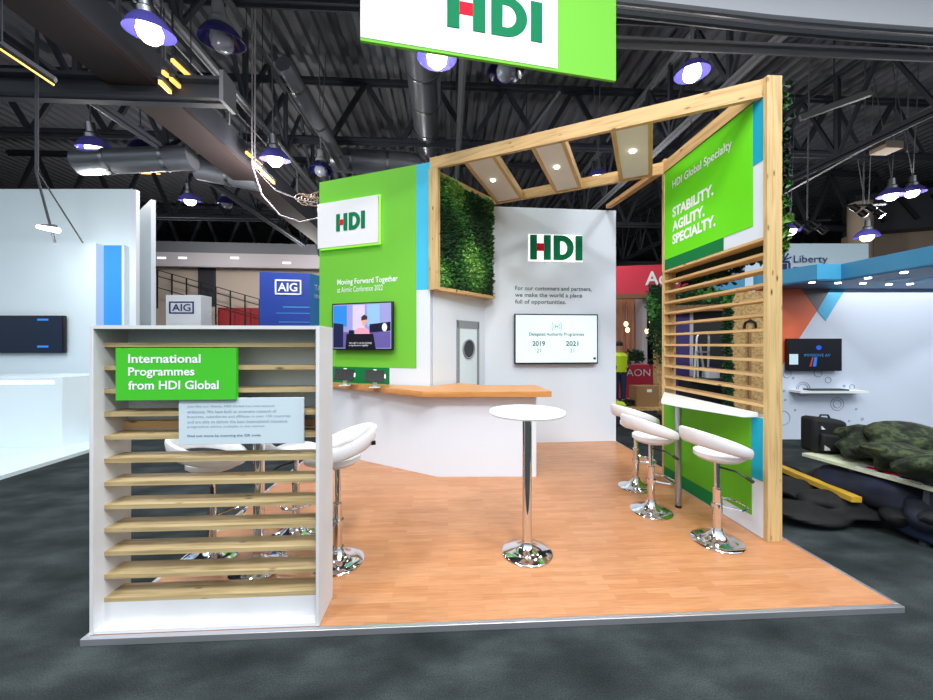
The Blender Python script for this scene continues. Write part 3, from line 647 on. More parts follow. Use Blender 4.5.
wbox(PW, 'teal_graphic', gx1, PL-.012, .008, .012, cz0, 3.76, M['teal'], t)
wbox(PW, 'dark_green_graphic', 0, dgx, .008, .012, zb, gz0, M['dgreen'], t)
def pt(s, px0, px1, yb0, yt0, **k):
    a = q(px0, yb0); c = q(px0, yt0); e = q(px1, 200); wtext(PW, s, a[0], e[0], a[1], c[1], .005, M['txtwhite'], t, **k)
pt('HDI Global Specialty', 672, 731.5, 191, 181, bold=.014)
pt('STABILITY.', 672, 713, 218, 208, bold=.04); pt('AGILITY.', 672, 704, 232, 222, bold=.04); pt('SPECIALTY.', 672, 715, 245, 235, bold=.04)
for i in range(12):
    z = 2.552-i*.1272; wbox(PW, 'slat', 0, PL-.012, 0, TW, z-.011, z+.012, M['pineX'], t)
wbox(PW, 'lower_panel', 0, PL-.012, .0, TW, PT, 1.05, M['white'], t)
gx1 = q(752, 500)[0]; gz0 = q(752, 515)[1]; dgx = q(722.5, 510)[0]; cz0 = q(757, 479)[1]
wbox(PW, 'green_graphic', 0, gx1, -.004, 0, gz0, 1.05, M['green3'], t); wbox(PW, 'teal_graphic', gx1, PL-.012, -.004, 0, cz0, 1.05, M['teal'], t)
wbox(PW, 'dark_green_graphic', 0, dgx, -.004, 0, PT+.0, gz0, M['dgreen'], t)
wbox(PW, 'base_trim', 0, PL-.012, -.008, 0, PT, PT+.012, M['alu'], t)
# hedge on the outside of the partition
OW = Wall((RX+TW+.04, 2.9), (RX+TW+.04, 4.35))
t = thing('outer_living_wall', 'leafy hedge panel on the outer side of the tall post', 'living wall', (RX+TW+.03, 3.6, 2.5))
b = MB(); b.box(RX+TW+.002, RX+TW+.03, 2.91, 4.3, 2.45, 3.85); obj('backing', b, M['soil'], t)
b = MB(); leaves(b, OW, 0, 1.4, 2.42, 3.86, 2600, 0, 9, (.03, .08)); leaves(b, OW, .5, 1.4, 2.3, 2.45, 200, 0, 11, (.03, .08))
for i, v in enumerate(b.v): b.v[i] = Vector((2*(RX+TW+.03)-v.x if v.x < RX+TW+.03 else v.x, v.y, v.z))
o = obj('foliage', b, [M['leafA'], M['leafB'], M['leafC']], t); o['kind'] = 'stuff'

# bar ledge with chrome leg
t = thing('bar_ledge', 'white wall mounted bar ledge on a chrome leg', 'bar ledge', (2.4, 3.6, PT))
b = MB(); b.prism([(RX-.002, 4.27), (2.22, 3.66), (2.28, 3.42), (2.5, 2.93), (RX-.002, 2.93)], 1.05, 1.092); obj('shelf_top', b, M['tabletop'], t, bevel=.006)
b = MB(); b.tube([(2.30, 3.50, PT+.02), (2.30, 3.50, 1.05)], .028, 18); obj('leg', b, M['steel'], t)
b = MB(); b.tube([(2.30, 3.50, PT), (2.30, 3.50, PT+.025)], .03, 18); obj('rubber_foot', b, M['black'], t)

# counter
t = thing('reception_counter', 'white angled reception counter with beech worktop', 'counter', (-.1, 4.9, PT))
b = MB(); b.prism([(-1.80, 5.515), (-.135, 4.452), (1.085, 4.392), (1.20, 4.86), (-.12, 4.86), (-.26, 4.88)], PT, 1.04); obj('body', b, M['white'], t, bevel=.003)
b = MB(); b.prism([(-1.86, 5.50), (-.30, 4.33), (1.235, 4.25), (1.205, 4.93), (.5, 4.93), (.16, 5.27), (-.19, 4.90), (-.26, 4.87)], 1.04, 1.11); obj('worktop', b, M['worktop'], t, bevel=.004)
for i, (px, py) in enumerate([(345, 385.5), (375, 387.5)]):
    p = atz(px, py, 1.11); t = thing('tablet_stand', ['black tablet on a white stand, left one on the counter', 'black tablet on a white stand, right one on the counter'][i], 'tablet', p, 'tablets on the counter')
    b = MB(); b.box(-.07, .07, -.05, .05, 0, .012); b.box(-.025, .025, -.012, .012, 0, .11); o = obj('stand', b, M['whitegloss'], t, True)
    R = Matrix.Translation((0, -.02, .15)) @ Matrix.Rotation(radians(18), 4, 'Z') @ Matrix.Rotation(radians(-38), 4, 'X') @ Matrix.Rotation(radians(6), 4, 'Y')
    b = MB(); b.T = R; b.box(-.125, .125, -.006, .006, -.09, .09); obj('tablet', b, M['black'], t, True, bevel=.004)
    b = MB(); b.T = R; b.box(-.02, .02, -.008, .012, .085, .1); b.box(.12, .14, -.008, .012, -.03, .03); obj('clamp', b, M['whitegloss'], t, True)

# shelving screen
SX0, SX1, SY0, SY1, SZ = -2.003, -.742, 2.125, 2.37, 1.777
t = thing('slatted_shelf_screen', 'white framed screen of twelve treated pine boards at the left front', 'shelf unit', ((SX0+SX1)/2, 2.25, PT))
for (a0, a1) in ((SX0, SX0+.02), (SX1-.02, SX1)):
    b = MB(); b.box(a0, a1, SY0, SY1, PT+.003, SZ); obj('side_panel', b, M['shelfwhite'], t, bevel=.002)
b = MB(); b.box(SX0+.02, SX1-.02, SY0, SY1, SZ-.02, SZ); obj('top_panel', b, M['shelfwhite'], t)
b = MB(); b.box(SX0+.02, SX1-.02, SY0+.005, SY1-.04, PT+.003, PT+.02); obj('base_panel', b, M['shelfwhite'], t)
b = MB(); b.box(SX0+.02, SX1-.02, 2.19, 2.205, PT+.02, .18); obj('plinth', b, M['shelfwhite'], t)
b = MB(); b.box(SX0+.02, SX1-.02, SY1-.02, SY1-.006, 1.115, SZ-.02); obj('back_panel', b, M['white2'], t)
b = MB(); b.box(SX0+.02, SX1-.02, 2.315, 2.345, 1.155, 1.20); obj('batten', b, M['pineX'], t)
for i in range(12):
    z = 1.667-i*.134; b = MB(); b.box(0, SX1-SX0-.04, 0, .13, -.0125, .0125); o = obj('shelf_board', b, M['board'], t, True)
    o.matrix_basis = WORLD[t].inverted() @ Matrix.Translation((SX0+.02, 2.19, z))
    if i % 3: # vary the grain by sliding the mesh
        for v in o.data.vertices: v.co += Vector((i*1.7, 0, i*.37))
        o.matrix_basis = o.matrix_basis @ Matrix.Translation((-i*1.7, 0, -i*.37))
SWL = Wall((SX0, 2.19), (SX1, 2.19))
def sx(px, y=2.17): r = ray(px, 400); return r.x/r.y*y-SX0
t = thing('green_sign', 'bright green sign reading International Programmes from HDI Global', 'sign', (-1.55, 2.17, 1.36))
wbox(SWL, 'board', sx(117), sx(237), -.03, -.004, 1.348, 1.648, M['signgreen'], t, bevel=.002)
for i, (s, x1_) in enumerate([('International', 202), ('Programmes', 196), ('from HDI Global', 220)]):
    zc_ = [1.588, 1.513, 1.436][i]; hgt = .05
    wtext(SWL, s, sx(130), sx(x1_), zc_-.0255-(.012 if i == 1 else 0), zc_+.0255, -.032, M['txtwhite'], t, bold=.022)
t = thing('info_sign', 'pale blue white sign of small print below the green one', 'sign', (-1.2, 2.17, 1.09))
wbox(SWL, 'board', sx(178), sx(303.5), -.015, -.004, 1.088, 1.357, mat('pale_blue_board', (206, 222, 230), .5), t, bevel=.0015)
for i, (s, x1_, c_) in enumerate([('Just like our clients, HDI Global has international', 274, 0), ('ambitions. We have built an extensive network of', 276, 0), ('branches, subsidiaries and affiliates in over 150 countries', 290, 0), ('and are able to deliver the best international insurance', 287, 0), ('programme advice available in the market.', 265, 0), ('Find out more by scanning the QR code.', 261, 1)]):
    z = 1.309-i*.0295-(.024 if i == 5 else 0); wtext(SWL, s, sx(187), sx(x1_), z-.0085, z+.0085, -.017, M['txtteal' if c_ else 'txtblue'], t, bold=.012 if c_ else -.004)

# hanging banner
HB = Wall((-.87, 3.42), (1.86, 3.82)); q = HB.at
t = thing('hanging_banner', 'green and white box banner with HDI logo hanging over the booth', 'banner', (.5, 3.6, 4.6))
zb0 = (q(360, 46)[1]+q(617, 76)[1])/2
xl = q(360.5, 45)[0]; xr = q(616, 70)[0]
wbox(HB, 'banner_body', xl, xr, 0, .03, zb0, zb0+1.15, M['green'], t)
wx = q(557.5, 60)[0]; wz = (q(360, 40)[1]+q(557, 61.5)[1])/2
wbox(HB, 'white_graphic', xl, wx, -.004, 0, zb0+.03, zb0+1.15, M['txtwhite'], t)
a = q(447, 30.5); c = q(542, 40); hh = .62
hdi(HB, a[0], c[0], (a[1]+c[1])/2, (a[1]+c[1])/2+.41, -.004, t, .006)
for px in (400, 580):
    k = q(px, 10)[0]; b = MB(); b.T = HB.M; b.tube([(k, .015, zb0+1.1), (k, .015, 11)], .01, 6); obj('suspension_wire', b, M['roof2'], t)

# bar tables
def make_table():
    t = thing('poseur_table', 'x', 'table', (0, 0, 0), 'poseur tables')
    b = MB(); b.lathe([(0, 0), (.19, 0), (.197, .008), (.19, .016), (.12, .03), (.06, .055), (.042, .08), (.04, .1), (0, .1)], 40); obj('base', b, M['chrome'], t, True)
    b = MB(); b.lathe([(.037, .06), (.037, 1.09), (0, 1.09)], 24); obj('column', b, M['chrome'], t, True)
    b = MB(); b.lathe([(0, 1.085), (.27, 1.085), (.293, 1.09), (.297, 1.1), (.293, 1.11), (.0, 1.11)], 48); obj('tabletop', b, M['tabletop'], t, True)
    b = MB(); b.lathe([(.0, 1.06), (.09, 1.065), (.1, 1.085), (0, 1.085)], 20); obj('top_plate', b, M['steel'], t, True)
    return t
T1 = make_table(); T1['label'] = 'round white poseur table alone in the middle of the floor'
p = atz(527, 552.5, PT); T1.matrix_basis = Matrix.Translation((p.x, p.y, PT))
p = atz(259, 566, PT); dup(T1, Matrix.Translation((p.x, p.y, PT)), 'poseur table hidden behind the slatted screen, only its column seen')
# bar stools, facing local +x
def make_stool():
    t = thing('bar_stool', 'x', 'bar stool', (0, 0, 0), 'white bar stools')
    b = MB(); b.lathe([(0, 0), (.185, 0), (.192, .006), (.185, .014), (.14, .022), (.09, .04), (.05, .075), (.04, .11), (0, .11)], 40); obj('base', b, M['chrome'], t, True)
    b = MB(); b.lathe([(.031, .07), (.031, .42), (.034, .43), (.034, .44), (.022, .45), (.022, .74), (0, .74)], 20); obj('column', b, M['chrome'], t, True)
    b = MB(); pts = [(.02, -.028, .30), (.1, -.13, .30), (.17, -.12, .30), (.21, -.07, .30), (.22, 0, .30), (.21, .07, .30), (.17, .12, .30), (.1, .13, .30), (.02, .028, .30)]
    b.tube(pts, .009, 8); b.lathe([(.042, .285), (.042, .315), (.031, .315)], 16); obj('footrest', b, M['chrome'], t, True)
    b = MB(); b.tube([(0, -.02, .62), (.05, -.13, .615), (.08, -.2, .585)], .008, 6); b.tube([(.075, -.19, .59), (.095, -.235, .565)], .014, 8); obj('lift_lever', b, M['black'], t, True)
    # seat cushion and shell
    b = MB(); b.lathe([(0, .665), (.10, .668), (.15, .682), (.185, .71), (.185, .742), (.15, .757), (0, .762)], 36, (.02, 0)); o = obj('seat', b, M['whitegloss'], t, True)
    b = MB(); N = 56; K = 12; vs = []; fs = []
    for i in range(N):
        th = 2*pi*i/N; bk = (1-cos(th))/2          # 0 at the front, 1 at the back
        hc = .738+.148*bk**1.15; hh = .034+.034*bk; tt = .024+.006*bk; R = .206+.034*bk; lean = .25*bk
        for k in range(K):
            a = 2*pi*k/K; ca, sa = cos(a), sin(a)
            rr = R+tt*(abs(ca)**.8)*(1 if ca > 0 else -1)+lean*hh*sa
            vs.append((rr*cos(th)*1.04, rr*sin(th), hc+hh*(abs(sa)**.8)*(1 if sa > 0 else -1)))
    for i in range(N):
        j = (i+1) % N
        for k in range(K): fs.append((i*K+k, i*K+(k+1) % K, j*K+(k+1) % K, j*K+k))
    b.add(vs, fs, 0, True); o = obj('backrest', b, M['whitegloss'], t, True)
    return t
S1 = make_stool()
stools = [((717, 541), 8, 'white bar stool nearest the tall post on the right'), ((651, 511), 12, 'white bar stool in front of the bar ledge leg, middle of the right hand three'),
          ((636, 487), 16, 'white bar stool furthest back at the end of the bar ledge'), ((338, 561), 200, 'white bar stool just right of the slatted screen'),
          ((212, 556), 10, 'white bar stool behind the left end of the slatted screen'), ((296, 533), -60, 'white bar stool behind the slatted screen, right of the hidden table')]
for i, ((px, py), rz, lab) in enumerate(stools):
    p = atz(px, py, PT); mm = Matrix.Translation((p.x, p.y, PT)) @ Matrix.Rotation(radians(rz), 4, 'Z')
    if i == 0: S1.matrix_basis = mm; S1['label'] = lab
    else:
        o = dup(S1, mm, lab)
        if i == 3:                       # gas lift raised a little
            for c in o.children:
                if c.name.split('.')[0] in ('seat', 'backrest', 'lift_lever'): c.location.z += .055
            b = MB(); b.box(-.255, -.225, .128, .150, .885, .912); WORLD[o] = mm; obj('maker_tag', b, M['black'], o, True)

# ================================================================ LEFT NEIGHBOUR
DL = 6.6
t = thing('left_stand_wall', 'tall cool white wall of the neighbouring stand at far left', 'wall panel', at(60, 345, 7)*1)
WA = Wall(at(-160, 0, 7.2)[:2], at(132, 0, 7.2)[:2]); q = WA.at
zA = q(120, 189)[1]; wbox(WA, 'upper_wall', 0, WA.L, 0, .1, .05, zA, M['white2'], t); wbox(WA, 'end_return', WA.L, WA.L+.10, -.02, .06, .05, zA-.02, M['white'], t)
WB = Wall(at(-160, 0, 7.0)[:2], at(96, 0, 7.0)[:2]); wbox(WB, 'lower_wall', 0, WB.L, 0, .15, .05, WB.at(90, 243)[1], M['white2'], t)
b0 = q(100, 0)[0]; b1 = q(126.5, 0)[0]; wbox(WA, 'blue_lightbox', b0, b1, -.05, 0, .3, q(110, 246)[1], M['lightbox'], t); wbox(WA, 'lightbox_edge', b1, b1+.05, -.1, 0, .05, q(110, 247)[1], M['white'], t)
t = thing('left_rear_panel', 'narrow grey white panel behind the far left stand', 'wall panel', at(145, 345, 7.8))
WC = Wall(at(137, 0, 8.6)[:2], at(151, 0, 7.8)[:2]); wbox(WC, 'panel', 0, WC.L, 0, .08, 0, WC.at(145, 205)[1], M['white'], t)
tt, x0, x1, z0, z1, y = tv(WB, 'wall_television', 'dark wall television on the far left stand with two blue captions', -60, 315.5, 64, 353)
scr = wbox(WB, 'screen', x0+.02, x1-.03, y-.003, y, z0+.02, z1-.02, mat('navy_screen', (24, 38, 58), .25, emit=.15), tt)
for py in (320, 346.5): 
    a = WB.at(43, py); c = WB.at(54, py); wbox(WB, 'screen_caption', a[0], c[0], y-.005, y-.003, a[1]-.018, a[1]+.018, M['lightbox'], scr)
t = thing('left_reception_desk', 'white reception desk with glowing slot on the far left stand', 'desk', at(30, 448, 5.6))
a = atz(62, 447, .05); e = atz(88.5, 441, .05); WD = Wall((a.x-4.2, a.y-.05), (a.x, a.y)); zt = WD.at(62, 377)[1]
b = MB(); b.prism([(a.x-4.2, a.y-.05), (a.x, a.y), (e.x+.1, e.y+.05), (e.x+.05, a.y+.75), (a.x-4.2, a.y+.75)], .05, zt); obj('body', b, M['white2'], t, bevel=.004)
k0, kz = WD.at(-30, 382.5); k1, _ = WD.at(54, 382.5); wbox(WD, 'light_slot', k0, k1, -.004, 0, kz-.03, kz+.02, M['halow'], t)
a = atz(-60, 494, .05); e = atz(100, 446, .05); dv = (Vector(e)-Vector(a))
t = thing('left_stand_platform', 'white raised platform under the far left stand', 'platform', (a.x, a.y, 0))
b = MB(); b.prism([(a.x, a.y), (e.x, e.y), (e.x+dv.x*.3, e.y+dv.y*.3+.6), (-7, 8.4), (-14, 8.4), (-14, a.y-2)], 0, .05); obj('deck', b, M['white2'], t)
for i, (p, r_) in enumerate([((36, 172), (55, 243)), ((38, 172), (83, 243))]):
    b = MB(); c = at(*p, 6.0); b.tube([Vector((c.x, c.y, 11)), c, at(*r_, 6.3)], .018 if i == 0 else .012, 6); o = obj('hanging_cable', b, M['dgrey'])
    tag(o, ['thick black cable hanging in front of the far left stand', 'thin dark cable slanting right in front of the far left stand'][i], 'cable')
p = at(48, 228, 6.0); t = thing('arm_spotlight', 'bright small spotlight on the cables at far left', 'spotlight', p)
b = MB(); b.tube([p+Vector((-.16, 0, .02)), p+Vector((.16, 0, -.04))], [.03, .045], 10); obj('lamp_tube', b, M['globe'], t)
b = MB(); b.box(p.x-.17, p.x+.1, p.y, p.y+.05, p.z+.03, p.z+.06); obj('housing', b, M['dgrey'], t)
area((p.x, p.y-.1, p.z-.1), .3, 20, rot=(radians(50), 0, 0))

# white AIG tower, blue AIG stand
WT = Wall(at(166, 0, 12)[:2], at(201, 0, 12)[:2]); q = WT.at
t = thing('white_tower_sign', 'white tower with blue framed AIG letters', 'sign', at(184, 345, 12))
zt = q(180, 295)[1]; wbox(WT, 'tower', 0, WT.L, 0, .5, 0, zt, M['white'], t)
def frame(W, x0, x1, z0, z1, th, m, par):
    for (a0, a1, c0, c1) in ((x0, x1, z0, z0+th), (x0, x1, z1-th, z1), (x0, x0+th, z0, z1), (x1-th, x1, z0, z1)): wbox(W, 'logo_frame', a0, a1, -.02, 0, c0, c1, m, par)
a = q(169.5, 313.5); c = q(194, 301.5); frame(WT, a[0], c[0], a[1], c[1], .04, M['navy'], t); wtext_px(WT, 'AIG', 172.5, 311, 191, 304, M['navy'], t, y=-.02, bold=.01)
WU = Wall(at(259.5, 0, 11)[:2], at(310, 0, 11.2)[:2]); q = WU.at
t = thing('blue_box_stand', 'royal blue stand with white framed AIG letters', 'sign', at(285, 345, 11))
zt = q(285, 272.5)[1]; wbox(WU, 'front_panel', 0, WU.L, 0, .1, 0, zt, M['blue'], t)
WV = Wall(at(310, 0, 11.2)[:2], at(334, 0, 12.4)[:2]); wbox(WV, 'side_panel', 0, WV.L, 0, .1, 0, zt, M['lblue'], t)
a = q(275, 294.5); c = q(301.5, 280); frame(WU, a[0], c[0], a[1], c[1], .045, M['txtwhite'], t); wtext_px(WU, 'AIG', 278, 291.5, 297.5, 283, M['txtwhite'], t, y=-.02, bold=.02)
for (px0, px1, py, m) in ((276, 310, 313, 'lblue'), (279, 310, 322, 'lblue'), (283, 310, 307, 'cyan')):
    a = q(px0, py); c = q(px1, py); wbox(WU, 'light_streak', a[0], c[0], -.01, 0, a[1]-.012, a[1]+.012, M[m], t)
wtext_px(WV, 'TAKE\nmore', 314, 299, 326, 286, M['txtwhite'], t, y=-.02)

# ================================================================ BEHIND, THROUGH THE GAP AND SLATS
WN = Wall(at(560, 0, 13)[:2], at(706, 0, 12.2)[:2]); q = WN.at
t = thing('red_fascia_stand', 'stand with red Aon fascia over a slatted wood wall', 'stand', at(640, 345, 12.8))
zt = q(620, 266)[1]; z0 = q(620, 294)[1]; wbox(WN, 'red_fascia', 0, WN.L, 0, .2, z0, zt, M['redpanel'], t); wtext_px(WN, 'Aon', 645, 285, 678, 271, M['txtwhite'], t, y=-.02, bold=.02)
wbox(WN, 'timber_beam', 0, WN.L, .0, .25, z0-.16, z0, M['dullwood'], t)
k0 = q(600, 0)[0]; k1 = q(650, 0)[0]; wbox(WN, 'rear_wall', k0, k1, 1.4, 1.5, 0, z0, M['slatwood'], t)
b = MB(); b.T = WN.M; k = k0
while k < k1: b.box(k, k+.09, 1.32, 1.4, .9, z0-.1); k += .2
obj('wall_slats', b, M['slatwood'], t)
wbox(WN, 'counter_top', k0, q(650, 0)[0], .7, 1.3, 1.0, 1.05, M['pale'], t)
wbox(WN, 'white_side', q(647, 0)[0], q(652, 0)[0], .5, 1.4, 0, z0, M['pale'], t)
for i, (px, py) in enumerate([(626, 324), (627.5, 330), (651, 321), (647, 331), (691, 327)]):
    d = 12.2 if i < 4 else 9.5; p = at(px, py, d)
    t = thing('pendant_bulb', ['upper glowing bulb against the slatted wood wall', 'lower glowing bulb against the slatted wood wall', 'glowing bulb high beside the hanging ivy', 'glowing bulb low beside the hanging ivy', 'glowing bulb seen through the slats'][i], 'bulb', p, 'pendant bulbs')
    b = MB(); b.blob((p.x, p.y, p.z), (.07, .07, .09), 1, 0, 2); obj('bulb', b, mat('bulb_glow', (255, 214, 150), .4, emit=5), t); b = MB(); b.tube([p, p+Vector((0, 0, .8 if i < 4 else 11-p.z))], .008, 5); obj('flex', b, M['black'], t)
WE = Wall(at(624, 0, 11)[:2], at(655, 0, 11)[:2]); q = WE.at
t = thing('red_counter', 'low red counter with AON letters seen through the gap', 'counter', at(640, 380, 11))
wbox(WE, 'body', 0, WE.L, 0, .7, 0, q(640, 365)[1], M['redpanel'], t); wtext_px(WE, 'AON', 626, 376, 650, 369, M['txtwhite'], t, y=-.02)
for i, px in enumerate((631.5, 639)):
    p = at(px, 363, 11.3); t = thing('potted_plant', ['left small dark potted plant on the red counter', 'right small dark potted plant on the red counter'][i], 'plant', p)
    b = MB(); b.lathe([(0, p.z-.08), (.07, p.z-.08), (.09, p.z+.06), (0, p.z+.06)], 12, (p.x, p.y)); obj('pot', b, M['pale'], t)
    b = MB(); leaves(b, Wall((p.x-.12, p.y), (p.x+.12, p.y)), 0, .24, p.z+.05, p.z+.38, 120, 0, 20+i, (.06, .12)); o = obj('foliage', b, [M['leafA'], M['leafA'], M['leafB']], t); o['kind'] = 'stuff'
# ivy column
p = at(657, 345, 8.5); t = thing('timber_column', 'rough timber column behind the ivy', 'column', p)
b = MB(); b.box(p.x, p.x+.16, p.y, p.y+.16, 0, 3.0); obj('post', b, M['osb'], t)
WI = Wall(at(647, 0, 8.4)[:2], at(664, 0, 8.4)[:2])
b = MB(); r_ = random.Random(4)
for k in range(16):
    zt_ = WI.at(650, 286)[1]; x_ = WI.L*(.1+.85*r_.random()); zl_ = zt_-r_.uniform(.8, 2.0); leaves(b, WI, max(0, x_-.06), x_+.06, zl_, zt_, 90, 0, 40+k, (.05, .09))
b.T = Matrix(); o = obj('hanging_ivy', b, [M['leafA'], M['leafA'], M['leafB']]); tag(o, 'dark ivy trailing down in the gap beside the partition', 'plant')
# grey Liberty sign panel seen through the slats, light blue panel
WG = Wall(at(701, 0, 8.4)[:2], at(746, 0, 8.0)[:2]); q = WG.at
t = thing('grey_sign_panel', 'grey sign panel reading Liberty Specialty Markets behind the slats', 'sign', at(722, 290, 8.2))
wbox(WG, 'panel', 0, WG.L, 0, .1, q(722, 290)[1], q(722, 244)[1], mat('grey_sign', (160, 166, 180), .5), t); wbox(WG, 'cloud_band', 0, WG.L, -.01, 0, q(722, 290)[1], q(722, 280)[1], M['canopy'], t)
wtext_px(WG, 'Specialty Markets', 714, 275, 743, 270, M['navy'], t, y=-.02); wtext_px(WG, 'Liberty', 715, 264, 740, 253, M['navy'], t, y=-.02, bold=.01)
WH = Wall(at(745, 0, 8.0)[:2], at(769, 0, 7.8)[:2]); t = thing('pale_blue_panel', 'pale blue panel high behind the slats by the tall post', 'sign', at(757, 290, 8))
wbox(WH, 'panel', 0, WH.L, 0, .1, WH.at(757, 286)[1], WH.at(757, 236)[1], mat('pale_sky_panel', (196, 222, 236), .5), t)
# OSB booth and moss column, dark interior
t = thing('osb_booth', 'unfinished chipboard booth seen through the slats', 'booth', at(745, 400, 6.5))
WO = Wall(at(731, 0, 6.4)[:2], at(774, 0, 6.1)[:2]); q = WO.at; kk = q(748, 350)[0]
wbox(WO, 'board_wall', 0, WO.L, 0, .05, 0, q(745, 292)[1], M['osb'], t); wbox(WO, 'board_joint', kk, kk+.04, -.06, 0, 0, q(745, 330)[1], M['card'], t)
b = MB(); b.T = WO.M; k_, z_ = q(750, 325); b.tube([(k_-.08, -.03, z_-.06), (k_-.07, -.03, z_+.04), (k_, -.03, z_+.09), (k_+.07, -.03, z_+.04), (k_+.08, -.03, z_-.06)], .02, 6); obj('black_hook', b, M['black'], t)
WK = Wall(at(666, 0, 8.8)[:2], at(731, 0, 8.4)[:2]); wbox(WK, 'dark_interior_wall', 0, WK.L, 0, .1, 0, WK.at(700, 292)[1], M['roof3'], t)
wbox(WK, 'purple_wall_panel', 0, WK.at(689, 0)[0], -.05, 0, 0, WK.at(680, 310)[1], M['purple'], t); wbox(WK, 'white_upright', WK.at(689, 0)[0], WK.at(692.5, 0)[0], -.06, 0, 0, WK.at(690, 310)[1], M['pale'], t)
wbox(WK, 'timber_header', 0, WK.L, -.3, 0, WK.at(700, 312)[1], WK.at(700, 306)[1], M['dullwood'], t)
b = MB(); leaves(b, WK, 0, WK.L+.05, WK.at(700, 306)[1], WK.at(700, 290)[1], 900, -.2, 61, (.06, .12)); o = obj('header_foliage', b, [M['leafA'], M['leafA'], M['leafB']], t); o['kind'] = 'stuff'
WMo = Wall(at(724.5, 0, 6.2)[:2], at(731, 0, 6.15)[:2]); b = MB(); leaves(b, WMo, 0, WMo.L, .3, WMo.at(729, 295)[1], 900, 0, 71, (.04, .08)); b.T = WMo.M; b.box(0, WMo.L, 0, .05, 0, WMo.at(729, 295)[1], 0)
o = obj('moss_column', b, [M['leafA'], M['leafA'], M['leafB']]); tag(o, 'narrow column of green moss seen through the slats', 'plant')
# step ladder
t = thing('step_ladder', 'aluminium step ladder seen through the slats', 'ladder', at(703, 420, 7.4))
b = MB()
for (pa, pb) in (((697, 336), (690, 440)), ((709, 336), (706, 440)), ((700, 345), (712, 430)), ((697, 345), (699, 430))): b.tube([at(*pa, 7.4), at(*pb, 7.2)], .022, 6)
b.tube([at(697, 337, 7.4), at(699, 333, 7.4), at(707, 333, 7.4), at(709, 337, 7.4)], .022, 6); obj('side_rails', b, M['ladder'], t)
for k in range(5): b = MB(); b.beam(at(696-k*1.2, 352+k*17, 7.35), at(708.5-k*.6, 352+k*17, 7.35), .08, .03); obj('tread', b, M['ladder'], t)
# worktable behind with clutter
t = thing('work_table', 'low rough work table behind the stand in the gap', 'table', at(640, 430, 6.9))
a = at(612, 408, 7.3); b = MB(); b.box(a.x, a.x+2.6, a.y, a.y+.8, a.z-.06, a.z); obj('table_top', b, M['osb'], t)
b = MB(); b.box(a.x, a.x+.95, a.y+.02, a.y+.06, .02, a.z-.06); obj('front_cloth', b, mat('purple_black_cloth', (44, 38, 52), .8), t)
for kx in (.05, 2.5): b = MB(); b.box(a.x+kx, a.x+kx+.06, a.y+.1, a.y+.7, 0, a.z-.06); obj('leg', b, M['dullwood'], t)
p = at(647, 408, 7.45); t = thing('cardboard_box', 'brown cardboard box on the work table in the gap', 'box', (p.x, p.y, a.z)); b = MB(); b.box(p.x-.22, p.x+.25, p.y, p.y+.3, a.z, a.z+.42); obj('carton', b, M['card'], t); b = MB(); b.box(p.x+.0, p.x+.1, p.y-.006, p.y, a.z+.3, a.z+.36); obj('paper_label', b, M['white'], t)
for i, (px, m_, r__, lab) in enumerate([(621, 'hivis', (.13, .1, .05), 'yellow hi-vis vest bundled on the work table'), (629, 'black', (.11, .1, .09), 'black bag on the work table beside the yellow vest')]):
    p = at(px, 404, 7.5); b = MB(); b.blob((p.x, p.y+.05, a.z+r__[2]*.8), r__, 5+i, .3); o = obj(['hi_vis_vest', 'tool_bag'][i], b, M[m_]); tag(o, lab, ['vest', 'bag'][i])
p = at(714, 372, 7.2); b = MB(); b.box(p.x-.1, p.x+.12, p.y, p.y+.2, p.z-.12, p.z+.06); o = obj('storage_tub', b, M['white']); tag(o, 'white tub with blue lid seen through the slats', 'tub')
t = thing('storage_shelf', 'dark low shelving under the white tub behind the slats', 'shelf', (p.x, p.y, 0)); b = MB(); b.box(p.x-.5, p.x+.35, p.y-.1, p.y+.4, p.z-.16, p.z-.12); obj('shelf_board', b, M['dgrey'], t); b = MB(); b.box(p.x-.48, p.x+.33, p.y+.0, p.y+.38, 0, p.z-.16); obj('cabinet', b, M['fabric'], t)
b = MB(); b.box(p.x-.08, p.x+.08, p.y+.02, p.y+.18, p.z+.06, p.z+.09); obj('blue_lid', b, M['blue'], bpy.data.objects['storage_tub'])
